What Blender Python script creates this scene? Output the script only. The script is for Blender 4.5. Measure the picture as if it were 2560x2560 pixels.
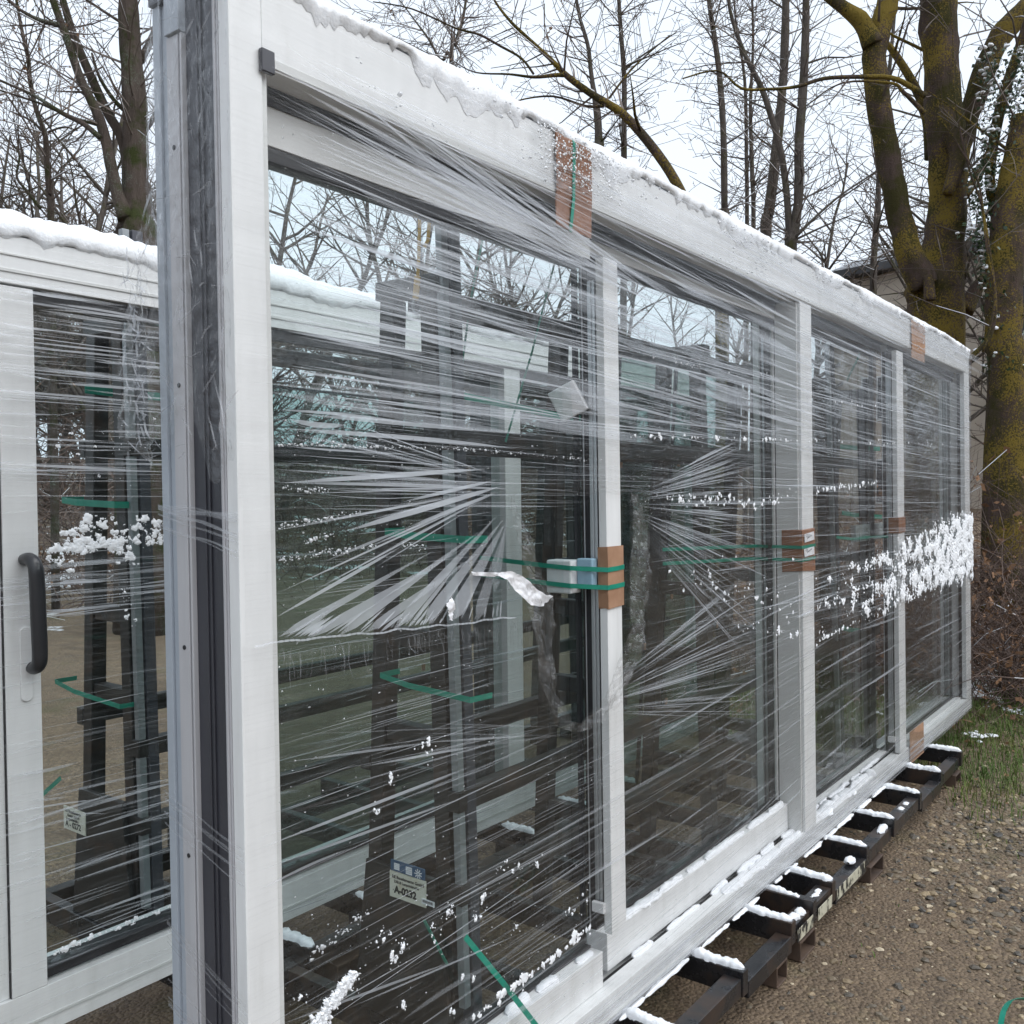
import bpy, math, random
from mathutils import Vector, Matrix, noise
from math import radians, sin, cos, pi

scene = bpy.context.scene
for o in list(bpy.data.objects):
    bpy.data.objects.remove(o)
COL = scene.collection

# ------------------------------------------------------------------ camera
CAM_Z = 1.74
FPX = 2400.0                      # focal length in pixels of the 2560 px photograph
PITCH = radians(-1.55)
HEAD = -radians(53.4)
cam_d = bpy.data.cameras.new('camera')
cam = bpy.data.objects.new('camera', cam_d)
COL.objects.link(cam)
cam.location = (0, 0, CAM_Z)
cam.rotation_euler = (radians(90) + PITCH, 0, HEAD)
cam_d.sensor_width = 36
cam_d.sensor_fit = 'HORIZONTAL'
cam_d.lens = 36 * FPX / 2560
cam_d.clip_start = 0.05
cam_d.clip_end = 2000
scene.camera = cam

# ------------------------------------------------------------------ world, sun, exposure
SUN_EL, SUN_AZ = radians(48), radians(200)      # high soft light from behind the photographer
world = bpy.data.worlds.new('World')
scene.world = world
world.use_nodes = True
wn, wl = world.node_tree.nodes, world.node_tree.links
bg = wn['Background']
sky = wn.new('ShaderNodeTexSky')
sky.sky_type = 'NISHITA'
sky.sun_disc = False
sky.sun_elevation = SUN_EL
sky.sun_rotation = SUN_AZ
sky.air_density = 2.0
sky.dust_density = 6.0
hs = wn.new('ShaderNodeHueSaturation')
hs.inputs['Saturation'].default_value = 0.25
wl.new(sky.outputs[0], hs.inputs['Color'])
mixw = wn.new('ShaderNodeMix')
mixw.data_type = 'RGBA'
mixw.inputs[0].default_value = 0.86               # closed cloud cover: nearly even light
mixw.inputs[7].default_value = (5.75, 6.4, 7.25, 1)
wl.new(hs.outputs[0], mixw.inputs[6])
wl.new(mixw.outputs[2], bg.inputs['Color'])
bg.inputs['Strength'].default_value = 0.12
sun_d = bpy.data.lights.new('sun', 'SUN')
sun_d.energy = 1.5
sun_d.angle = radians(65)
sun_d.color = (1.0, 0.995, 0.985)
sun = bpy.data.objects.new('sun', sun_d)
COL.objects.link(sun)
sun_dir = Vector((0.25, -0.80, 1.0)).normalized()  # towards the bright part of the cloud
sun.rotation_euler = sun_dir.to_track_quat('Z', 'Y').to_euler()
scene.view_settings.view_transform = 'Standard'
scene.view_settings.look = 'None'
scene.view_settings.exposure = 0.60
scene.view_settings.gamma = 1.0
scene.render.engine = 'CYCLES'
cy = scene.cycles
cy.max_bounces = 8
cy.use_adaptive_sampling = True
cy.adaptive_threshold = 0.02
cy.diffuse_bounces = 3
cy.glossy_bounces = 4
cy.transmission_bounces = 6
cy.transparent_max_bounces = 64
cy.use_denoising = True
cy.caustics_reflective = False
cy.caustics_refractive = False

# ------------------------------------------------------------------ picture measurement helpers
CAM = Vector((0, 0, CAM_Z))
RM = cam.rotation_euler.to_matrix()
RV, UV_, DV = RM @ Vector((1, 0, 0)), RM @ Vector((0, 1, 0)), RM @ Vector((0, 0, -1))

def ray(px, py):
    return DV + RV * ((px - 1280) / FPX) + UV_ * ((1280 - py) / FPX)

def at(px, py, depth):
    return CAM + ray(px, py) * depth

def frame(x, y, z, lean):
    return Matrix.Translation((x, y, z)) @ Matrix.Rotation(-lean, 4, 'X')

E1 = frame(0, 1.405, 0.185, radians(1.1))     # front sliding door element: x along, y into depth, z up
E2 = frame(0, 2.60, 0.225, radians(0.9))      # element of the row behind
E1I, E2I = E1.inverted(), E2.inverted()

def loc(inv, px, py, y=0.0):
    o = inv @ CAM
    d = inv.to_3x3() @ ray(px, py)
    t = (y - o.y) / d.y
    p = o + d * t
    return p.x, p.z

def e1(px, py, y=-0.012):
    return loc(E1I, px, py, y)

def e2(px, py, y=-0.012):
    return loc(E2I, px, py, y)

# ------------------------------------------------------------------ materials
def new_mat(name):
    m = bpy.data.materials.new(name)
    m.use_nodes = True
    nt = m.node_tree
    return m, nt.nodes, nt.links, nt.nodes['Principled BSDF']

def tex_noise(n, l, scale, detail=4, rough=0.55, coord=None, vec=None):
    t = n.new('ShaderNodeTexNoise')
    t.inputs['Scale'].default_value = scale
    t.inputs['Detail'].default_value = detail
    t.inputs['Roughness'].default_value = rough
    if vec is not None:
        l.new(vec, t.inputs['Vector'])
    return t

def coords(n, l, scale=(1, 1, 1), kind='Object'):
    c = n.new('ShaderNodeTexCoord')
    mp = n.new('ShaderNodeMapping')
    mp.inputs['Scale'].default_value = scale
    l.new(c.outputs[kind], mp.inputs['Vector'])
    return mp.outputs[0]

def ramp(n, l, src, stops):
    r = n.new('ShaderNodeValToRGB')
    e = r.color_ramp.elements
    while len(e) < len(stops):
        e.new(0.5)
    for i, (p, c) in enumerate(stops):
        e[i].position = p
        e[i].color = (*c, 1) if len(c) == 3 else c
    l.new(src, r.inputs[0])
    return r

def noisy(name, stops, scale=8, rough=0.5, bump=0.0, bscale=None, metal=0.0, stretch=(1, 1, 1), spec=0.5, detail=6, bdist=0.01, rvar=0.0):
    m, n, l, p = new_mat(name)
    v = coords(n, l, stretch)
    t = tex_noise(n, l, scale, detail, 0.6, vec=v)
    r = ramp(n, l, t.outputs[0], stops)
    l.new(r.outputs[0], p.inputs['Base Color'])
    p.inputs['Roughness'].default_value = rough
    p.inputs['Metallic'].default_value = metal
    p.inputs['Specular IOR Level'].default_value = spec
    if rvar:
        mr = n.new('ShaderNodeMapRange')
        mr.inputs[3].default_value = max(0.02, rough - rvar)
        mr.inputs[4].default_value = rough + rvar
        l.new(t.outputs[0], mr.inputs[0])
        l.new(mr.outputs[0], p.inputs['Roughness'])
    if bump:
        t2 = tex_noise(n, l, bscale or scale * 3, 5, 0.6, vec=v)
        b = n.new('ShaderNodeBump')
        b.inputs['Strength'].default_value = bump
        b.inputs['Distance'].default_value = bdist
        l.new(t2.outputs[0], b.inputs['Height'])
        l.new(b.outputs[0], p.inputs['Normal'])
    return m

M = {}
M['white'] = noisy('white_coated_aluminium', [(0.25, (0.66, 0.665, 0.655)), (0.42, (0.74, 0.75, 0.75)), (0.7, (0.80, 0.81, 0.81))], 4, 0.34, 0.03, 60, stretch=(5, 5, 0.7), rvar=0.1)
M['offwhite'] = noisy('white_plastic_trim', [(0.3, (0.60, 0.61, 0.60)), (0.7, (0.68, 0.69, 0.68))], 5, 0.42)
M['grey'] = noisy('grey_profile', [(0.3, (0.42, 0.42, 0.44)), (0.7, (0.49, 0.49, 0.51))], 4, 0.42, 0.02, 50, stretch=(8, 8, 0.6))
M['bluegrey'] = noisy('blue_grey_profile', [(0.3, (0.33, 0.37, 0.42)), (0.7, (0.39, 0.43, 0.48))], 4, 0.4)
M['alu'] = noisy('bare_aluminium', [(0.3, (0.50, 0.53, 0.56)), (0.7, (0.60, 0.62, 0.64))], 6, 0.35, 0.02, 40, metal=0.7)
M['charcoal'] = noisy('charcoal_channel', [(0.3, (0.035, 0.036, 0.045)), (0.7, (0.055, 0.056, 0.068))], 3, 0.45, 0.02, 40)
M['rubber'] = noisy('black_gasket', [(0.3, (0.012, 0.012, 0.014)), (0.7, (0.022, 0.022, 0.025))], 6, 0.55)
M['steel'] = noisy('dark_painted_steel', [(0.30, (0.010, 0.0095, 0.010)), (0.52, (0.020, 0.018, 0.017)), (0.66, (0.048, 0.029, 0.020)), (0.8, (0.025, 0.022, 0.020))],
                   7, 0.45, 0.25, 45, bdist=0.002, rvar=0.15)
M['blacksteel'] = noisy('black_wet_steel', [(0.30, (0.008, 0.009, 0.011)), (0.50, (0.018, 0.018, 0.020)), (0.62, (0.045, 0.030, 0.023)), (0.70, (0.020, 0.019, 0.019)), (0.84, (0.085, 0.05, 0.032))],
                        7, 0.28, 0.25, 40, bdist=0.002, rvar=0.14)
M['rust'] = noisy('rusty_steel', [(0.3, (0.055, 0.04, 0.034)), (0.6, (0.10, 0.065, 0.045)), (0.8, (0.06, 0.05, 0.045))], 9, 0.6, 0.3, 60, bdist=0.002)
M['galv'] = noisy('galvanised_steel', [(0.3, (0.20, 0.215, 0.225)), (0.7, (0.27, 0.285, 0.295))], 14, 0.4, 0.03, 60, metal=0.35)
M['cardboard'] = noisy('brown_cardboard', [(0.3, (0.30, 0.165, 0.095)), (0.7, (0.40, 0.235, 0.145))], 14, 0.85, 0.08, 90)
M['wetboard'] = noisy('wet_cardboard', [(0.3, (0.20, 0.088, 0.045)), (0.7, (0.30, 0.145, 0.08))], 18, 0.5, 0.15, 60)
M['foam'] = noisy('white_foam', [(0.3, (0.66, 0.66, 0.67)), (0.7, (0.76, 0.76, 0.77))], 40, 0.8, 0.4, 260, bdist=0.002)
M['bluefoam'] = noisy('blue_foam', [(0.3, (0.25, 0.40, 0.50)), (0.7, (0.31, 0.46, 0.56))], 40, 0.8, 0.3, 260, bdist=0.002)
M['greyfoam'] = noisy('grey_foam', [(0.3, (0.30, 0.31, 0.31)), (0.7, (0.38, 0.39, 0.39))], 40, 0.8)
M['strap'] = noisy('green_strap', [(0.3, (0.004, 0.20, 0.135)), (0.7, (0.010, 0.27, 0.185))], 20, 0.32, 0.1, 300, bdist=0.0005)
M['yellow'] = noisy('yellow_webbing', [(0.3, (0.42, 0.24, 0.03)), (0.7, (0.55, 0.33, 0.05))], 60, 0.75, 0.3, 400, bdist=0.001)
M['handle'] = noisy('anthracite_handle', [(0.3, (0.022, 0.023, 0.026)), (0.7, (0.03, 0.031, 0.035))], 10, 0.28)
M['paper'] = noisy('white_paper', [(0.3, (0.70, 0.71, 0.74)), (0.7, (0.80, 0.80, 0.82))], 20, 0.6)
M['sign'] = noisy('aged_sign_plate', [(0.25, (0.50, 0.38, 0.24)), (0.42, (0.62, 0.60, 0.50)), (0.7, (0.68, 0.67, 0.60))], 16, 0.45)
M['signblue'] = noisy('blue_sticker', [(0.3, (0.025, 0.075, 0.15)), (0.7, (0.04, 0.10, 0.19))], 30, 0.4)
M['ink'] = noisy('black_ink', [(0.3, (0.012, 0.012, 0.012)), (0.7, (0.02, 0.02, 0.02))], 30, 0.5)
M['render'] = noisy('beige_render', [(0.3, (0.50, 0.43, 0.35)), (0.7, (0.57, 0.50, 0.42))], 1.5, 0.9, 0.05, 20)
M['roof'] = noisy('dark_roof', [(0.3, (0.06, 0.06, 0.065)), (0.7, (0.09, 0.09, 0.095))], 3, 0.7)
M['leaf'] = noisy('dead_leaf', [(0.3, (0.13, 0.065, 0.03)), (0.7, (0.24, 0.13, 0.065))], 3, 0.8)
M['ivy'] = noisy('ivy_leaf', [(0.3, (0.012, 0.03, 0.012)), (0.7, (0.03, 0.06, 0.018))], 5, 0.35)
M['grass'] = noisy('winter_grass', [(0.3, (0.055, 0.11, 0.018)), (0.55, (0.11, 0.16, 0.03)), (0.75, (0.24, 0.19, 0.075))], 2.5, 0.7)
M['twig'] = noisy('twig_bark', [(0.3, (0.090, 0.072, 0.062)), (0.7, (0.17, 0.138, 0.118))], 4, 0.85)
M['bramble'] = noisy('bramble_bark', [(0.3, (0.065, 0.042, 0.034)), (0.7, (0.14, 0.095, 0.075))], 4, 0.8)
M['timber'] = noisy('weathered_timber', [(0.3, (0.13, 0.10, 0.075)), (0.7, (0.21, 0.17, 0.13))], 4, 0.85, 0.2, 30, stretch=(0.4, 6, 6))
M['window'] = noisy('dark_window_glass', [(0.3, (0.03, 0.035, 0.04)), (0.7, (0.05, 0.055, 0.06))], 2, 0.08)

def snow_mat():
    m, n, l, p = new_mat('snow')
    v = coords(n, l)
    t = tex_noise(n, l, 90, 4, 0.65, vec=v)
    r = ramp(n, l, t.outputs[0], [(0.3, (0.80, 0.83, 0.87)), (0.7, (0.90, 0.91, 0.93))])
    l.new(r.outputs[0], p.inputs['Base Color'])
    p.inputs['Roughness'].default_value = 0.6
    p.inputs['Specular IOR Level'].default_value = 0.3
    b = n.new('ShaderNodeBump')
    b.inputs['Strength'].default_value = 0.6
    b.inputs['Distance'].default_value = 0.004
    l.new(t.outputs[0], b.inputs['Height'])
    l.new(b.outputs[0], p.inputs['Normal'])
    return m
M['snow'] = snow_mat()

def wet_ice():
    m, n, l, p = new_mat('wet_slush')
    n.remove(p)
    out = n['Material Output']
    d = n.new('ShaderNodeBsdfDiffuse'); d.inputs[0].default_value = (0.86, 0.88, 0.91, 1)
    tl = n.new('ShaderNodeBsdfTranslucent'); tl.inputs[0].default_value = (0.86, 0.88, 0.91, 1)
    g = n.new('ShaderNodeBsdfGlossy'); g.inputs['Roughness'].default_value = 0.12
    tr = n.new('ShaderNodeBsdfTransparent')
    a = n.new('ShaderNodeMixShader'); a.inputs[0].default_value = 0.35
    l.new(d.outputs[0], a.inputs[1]); l.new(tl.outputs[0], a.inputs[2])
    b = n.new('ShaderNodeMixShader'); b.inputs[0].default_value = 0.22
    l.new(a.outputs[0], b.inputs[1]); l.new(g.outputs[0], b.inputs[2])
    c = n.new('ShaderNodeMixShader'); c.inputs[0].default_value = 0.72
    l.new(tr.outputs[0], c.inputs[1]); l.new(b.outputs[0], c.inputs[2])
    l.new(c.outputs[0], out.inputs[0])
    return m
M['slush'] = wet_ice()

def schlick(n, l, f0, normal=None):
    lw = n.new('ShaderNodeLayerWeight')
    lw.inputs[0].default_value = 0.5
    if normal is not None:
        l.new(normal, lw.inputs['Normal'])
    pw = n.new('ShaderNodeMath'); pw.operation = 'POWER'; pw.inputs[1].default_value = 5
    l.new(lw.outputs['Facing'], pw.inputs[0])
    ma = n.new('ShaderNodeMath'); ma.operation = 'MULTIPLY_ADD'
    ma.inputs[1].default_value = 1 - f0
    ma.inputs[2].default_value = f0
    l.new(pw.outputs[0], ma.inputs[0])
    return ma.outputs[0]

def glass_mat(name, tint, f0=0.03, rough=0.0):
    m, n, l, p = new_mat(name)
    n.remove(p)
    out = n['Material Output']
    v = coords(n, l, (1.2, 1.2, 1.2))
    t = tex_noise(n, l, 3.0, 3, 0.5, vec=v)
    tr = n.new('ShaderNodeBsdfTransparent')
    r = ramp(n, l, t.outputs[0], [(0.3, tint), (0.7, tuple(min(1, c * 1.03) for c in tint))])
    l.new(r.outputs[0], tr.inputs[0])
    g = n.new('ShaderNodeBsdfGlossy'); g.inputs['Roughness'].default_value = rough
    mx = n.new('ShaderNodeMixShader')
    l.new(schlick(n, l, f0), mx.inputs[0])
    l.new(tr.outputs[0], mx.inputs[1]); l.new(g.outputs[0], mx.inputs[2])
    l.new(mx.outputs[0], out.inputs[0])
    return m
M['glass'] = glass_mat('clear_insulating_glass', (0.90, 0.935, 0.93))
M['greenglass'] = glass_mat('green_tinted_glass', (0.75, 0.815, 0.80), 0.045)
M['sheetglass'] = glass_mat('green_sheet_glass', (0.84, 0.895, 0.882), 0.04)

def film_mat(name, milk=0.05, crinkle=False, attr=False, gloss=0.12, col=(0.86, 0.87, 0.90)):
    """clear stretch film: mostly see-through, a little milky, glossy; doubled folds (attribute 'opacity') are milkier"""
    m, n, l, p = new_mat(name)
    n.remove(p)
    out = n['Material Output']
    v = coords(n, l, (1, 1, 1) if crinkle else (0.9, 1, 30))
    t = tex_noise(n, l, 26 if crinkle else 4.0, 6 if not crinkle else 5, 0.68 if not crinkle else 0.6, vec=v)
    b = n.new('ShaderNodeBump')
    b.inputs['Strength'].default_value = 0.5 if crinkle else 0.35
    b.inputs['Distance'].default_value = 0.02 if crinkle else 0.006
    l.new(t.outputs[0], b.inputs['Height'])
    tr = n.new('ShaderNodeBsdfTransparent'); tr.inputs[0].default_value = (0.985, 0.985, 0.985, 1)
    g = n.new('ShaderNodeBsdfGlossy'); g.inputs['Roughness'].default_value = gloss
    l.new(b.outputs[0], g.inputs['Normal'])
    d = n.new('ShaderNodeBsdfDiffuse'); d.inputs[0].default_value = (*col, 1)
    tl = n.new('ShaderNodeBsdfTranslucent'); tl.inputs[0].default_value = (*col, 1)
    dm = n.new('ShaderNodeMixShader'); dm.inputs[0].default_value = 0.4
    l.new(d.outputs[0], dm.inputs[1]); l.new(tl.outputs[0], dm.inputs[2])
    mm = n.new('ShaderNodeMixShader')
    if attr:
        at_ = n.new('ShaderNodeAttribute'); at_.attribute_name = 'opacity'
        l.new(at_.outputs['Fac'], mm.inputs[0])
    else:
        mr = n.new('ShaderNodeMapRange')
        mr.inputs[1].default_value = 0.50 if not crinkle else 0.42; mr.inputs[2].default_value = 0.78
        mr.inputs[3].default_value = milk * 0.4; mr.inputs[4].default_value = milk * (10.0 if not crinkle else 4.0)
        l.new(t.outputs[0], mr.inputs[0])
        l.new(mr.outputs[0], mm.inputs[0])
    l.new(tr.outputs[0], mm.inputs[1]); l.new(dm.outputs[0], mm.inputs[2])
    mx = n.new('ShaderNodeMixShader')
    l.new(schlick(n, l, 0.04 if crinkle else 0.022, b.outputs[0]), mx.inputs[0])
    l.new(mm.outputs[0], mx.inputs[1]); l.new(g.outputs[0], mx.inputs[2])
    l.new(mx.outputs[0], out.inputs[0])
    return m
M['film'] = film_mat('stretch_film', 0.010)
M['crinkle'] = film_mat('crumpled_film', 0.012, crinkle=True, gloss=0.04)
M['flap'] = film_mat('loose_crumpled_film', 0.05, crinkle=True, gloss=0.05)
M['pleat'] = film_mat('film_pleat_sheen', attr=True, gloss=0.2, col=(0.80, 0.83, 0.88))  # film folds whose sky reflections are painted as pale opacity

def drop_mat():
    m, n, l, p = new_mat('water_drop')
    n.remove(p)
    out = n['Material Output']
    tr = n.new('ShaderNodeBsdfTransparent'); tr.inputs[0].default_value = (0.92, 0.93, 0.94, 1)
    g = n.new('ShaderNodeBsdfGlossy'); g.inputs['Roughness'].default_value = 0.03
    mx = n.new('ShaderNodeMixShader')
    l.new(schlick(n, l, 0.28), mx.inputs[0])
    l.new(tr.outputs[0], mx.inputs[1]); l.new(g.outputs[0], mx.inputs[2])
    l.new(mx.outputs[0], out.inputs[0])
    return m
M['drop'] = drop_mat()

def bark_mat(name, base, moss, lichen, mossy=0.5, lich=0.5, scale=6):
    m, n, l, p = new_mat(name)
    v = coords(n, l, (1.6, 1.6, 0.28))
    v2 = coords(n, l)
    t = tex_noise(n, l, scale * 2, 7, 0.65, vec=v)
    r = ramp(n, l, t.outputs[0], [(0.3, tuple(c * 0.55 for c in base)), (0.7, base)])
    t2 = tex_noise(n, l, scale * 0.55, 6, 0.65, vec=v2)
    f2 = ramp(n, l, t2.outputs[0], [(1 - mossy - 0.06, (0, 0, 0)), (1 - mossy + 0.08, (1, 1, 1))])
    mx = n.new('ShaderNodeMix'); mx.data_type = 'RGBA'
    l.new(f2.outputs[0], mx.inputs[0]); l.new(r.outputs[0], mx.inputs[6]); mx.inputs[7].default_value = (*moss, 1)
    t3 = tex_noise(n, l, scale * 11, 6, 0.72, vec=v2)
    t4 = tex_noise(n, l, scale * 0.35, 3, 0.5, vec=v2)
    ad = n.new('ShaderNodeMath'); ad.operation = 'MULTIPLY_ADD'; ad.inputs[1].default_value = 0.75
    l.new(t4.outputs[0], ad.inputs[0])
    sc = n.new('ShaderNodeMath'); sc.operation = 'MULTIPLY'; sc.inputs[1].default_value = 0.8
    l.new(t3.outputs[0], sc.inputs[0]); l.new(sc.outputs[0], ad.inputs[2])
    f3 = ramp(n, l, ad.outputs[0], [(1.16 - lich, (0, 0, 0)), (1.22 - lich, (1, 1, 1))])
    mx2 = n.new('ShaderNodeMix'); mx2.data_type = 'RGBA'
    l.new(f3.outputs[0], mx2.inputs[0]); l.new(mx.outputs[2], mx2.inputs[6]); mx2.inputs[7].default_value = (*lichen, 1)
    l.new(mx2.outputs[2], p.inputs['Base Color'])
    p.inputs['Roughness'].default_value = 0.9
    p.inputs['Specular IOR Level'].default_value = 0.2
    b = n.new('ShaderNodeBump'); b.inputs['Strength'].default_value = 1.0; b.inputs['Distance'].default_value = 0.05
    hs_ = n.new('ShaderNodeMath'); hs_.operation = 'ADD'
    l.new(ad.outputs[0], hs_.inputs[0]); l.new(t.outputs[0], hs_.inputs[1])
    l.new(hs_.outputs[0], b.inputs['Height']); l.new(b.outputs[0], p.inputs['Normal'])
    return m
M['maple'] = bark_mat('mossy_maple_bark', (0.125, 0.088, 0.074), (0.058, 0.052, 0.016), (0.23, 0.165, 0.032), 0.50, 0.375, 5)
M['grove'] = bark_mat('grey_alder_bark', (0.150, 0.128, 0.112), (0.075, 0.07, 0.03), (0.16, 0.15, 0.12), 0.42, 0.29)
M['ash'] = bark_mat('grey_brown_bark', (0.140, 0.110, 0.092), (0.050, 0.060, 0.018), (0.19, 0.21, 0.17), 0.45, 0.29)

def ground_mat():
    m, n, l, p = new_mat('wet_dirt_and_gravel')
    v = coords(n, l)
    big = tex_noise(n, l, 0.55, 4, 0.55, vec=v)
    mid = tex_noise(n, l, 5.0, 6, 0.65, vec=v)
    r1 = ramp(n, l, mid.outputs[0], [(0.25, (0.050, 0.033, 0.021)), (0.5, (0.115, 0.078, 0.048)), (0.75, (0.19, 0.134, 0.085))])
    vo = n.new('ShaderNodeTexVoronoi'); vo.inputs['Scale'].default_value = 75
    l.new(v, vo.inputs['Vector'])
    r2 = ramp(n, l, vo.outputs['Color'], [(0.0, (0.050, 0.034, 0.022)), (0.4, (0.14, 0.100, 0.064)), (0.75, (0.21, 0.152, 0.095)), (1.0, (0.36, 0.27, 0.16))])
    gm = ramp(n, l, big.outputs[0], [(0.40, (0.25, 0.25, 0.25)), (0.60, (0.8, 0.8, 0.8))])
    mx = n.new('ShaderNodeMix'); mx.data_type = 'RGBA'
    l.new(gm.outputs[0], mx.inputs[0]); l.new(r1.outputs[0], mx.inputs[6]); l.new(r2.outputs[0], mx.inputs[7])
    # mossy green film on trodden ground
    gn = tex_noise(n, l, 1.7, 5, 0.6, vec=v)
    gf = ramp(n, l, gn.outputs[0], [(0.56, (0, 0, 0)), (0.72, (0.55, 0.55, 0.55))])
    mx2 = n.new('ShaderNodeMix'); mx2.data_type = 'RGBA'
    l.new(gf.outputs[0], mx2.inputs[0]); l.new(mx.outputs[2], mx2.inputs[6]); mx2.inputs[7].default_value = (0.075, 0.08, 0.025, 1)
    # snow lying in patches away from the yard
    sx = n.new('ShaderNodeSeparateXYZ'); l.new(v, sx.inputs[0])
    far = n.new('ShaderNodeMapRange')
    far.inputs[1].default_value = 4.5; far.inputs[2].default_value = 14
    far.inputs[3].default_value = 0.0; far.inputs[4].default_value = 0.15
    l.new(sx.outputs['Y'], far.inputs[0])
    sn = tex_noise(n, l, 0.9, 7, 0.68, vec=v)
    ad = n.new('ShaderNodeMath'); ad.operation = 'ADD'
    l.new(far.outputs[0], ad.inputs[0]); l.new(sn.outputs[0], ad.inputs[1])
    sf = ramp(n, l, ad.outputs[0], [(0.70, (0, 0, 0)), (0.75, (1, 1, 1))])
    mx3 = n.new('ShaderNodeMix'); mx3.data_type = 'RGBA'
    l.new(sf.outputs[0], mx3.inputs[0]); l.new(mx2.outputs[2], mx3.inputs[6]); mx3.inputs[7].default_value = (0.80, 0.82, 0.86, 1)
    l.new(mx3.outputs[2], p.inputs['Base Color'])
    p.inputs['Roughness'].default_value = 0.75
    b = n.new('ShaderNodeBump'); b.inputs['Strength'].default_value = 0.8; b.inputs['Distance'].default_value = 0.012
    ht = n.new('ShaderNodeMath'); ht.operation = 'SUBTRACT'
    l.new(mid.outputs[0], ht.inputs[0]); l.new(vo.outputs['Distance'], ht.inputs[1])
    l.new(ht.outputs[0], b.inputs['Height']); l.new(b.outputs[0], p.inputs['Normal'])
    return m
M['ground'] = ground_mat()

def stone_mat():
    m, n, l, p = new_mat('mixed_gravel')
    a = n.new('ShaderNodeAttribute'); a.attribute_name = 'tone'
    r = ramp(n, l, a.outputs['Fac'], [(0.0, (0.040, 0.036, 0.032)), (0.3, (0.095, 0.078, 0.058)), (0.6, (0.19, 0.142, 0.088)), (0.85, (0.31, 0.23, 0.135)), (1.0, (0.50, 0.42, 0.30))])
    v = coords(n, l)
    t = tex_noise(n, l, 90, 4, 0.6, vec=v)
    mx = n.new('ShaderNodeMix'); mx.data_type = 'RGBA'; mx.blend_type = 'MULTIPLY'; mx.inputs[0].default_value = 0.6
    r2 = ramp(n, l, t.outputs[0], [(0.3, (0.6, 0.6, 0.6)), (0.7, (1.25, 1.25, 1.25))])
    l.new(r.outputs[0], mx.inputs[6]); l.new(r2.outputs[0], mx.inputs[7])
    l.new(mx.outputs[2], p.inputs['Base Color'])
    p.inputs['Roughness'].default_value = 0.55
    return m
M['stone'] = stone_mat()

# worn print strip on the rack rail
def worn_strip():
    m, n, l, p = new_mat('worn_stencil_strip')
    v = coords(n, l, (26, 1, 12))
    t = tex_noise(n, l, 1.0, 5, 0.7, vec=v)
    r = ramp(n, l, t.outputs[0], [(0.44, (0.018, 0.017, 0.016)), (0.50, (0.50, 0.48, 0.37)), (0.8, (0.60, 0.58, 0.47))])
    l.new(r.outputs[0], p.inputs['Base Color'])
    p.inputs['Roughness'].default_value = 0.6
    return m
M['worn'] = worn_strip()

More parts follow.
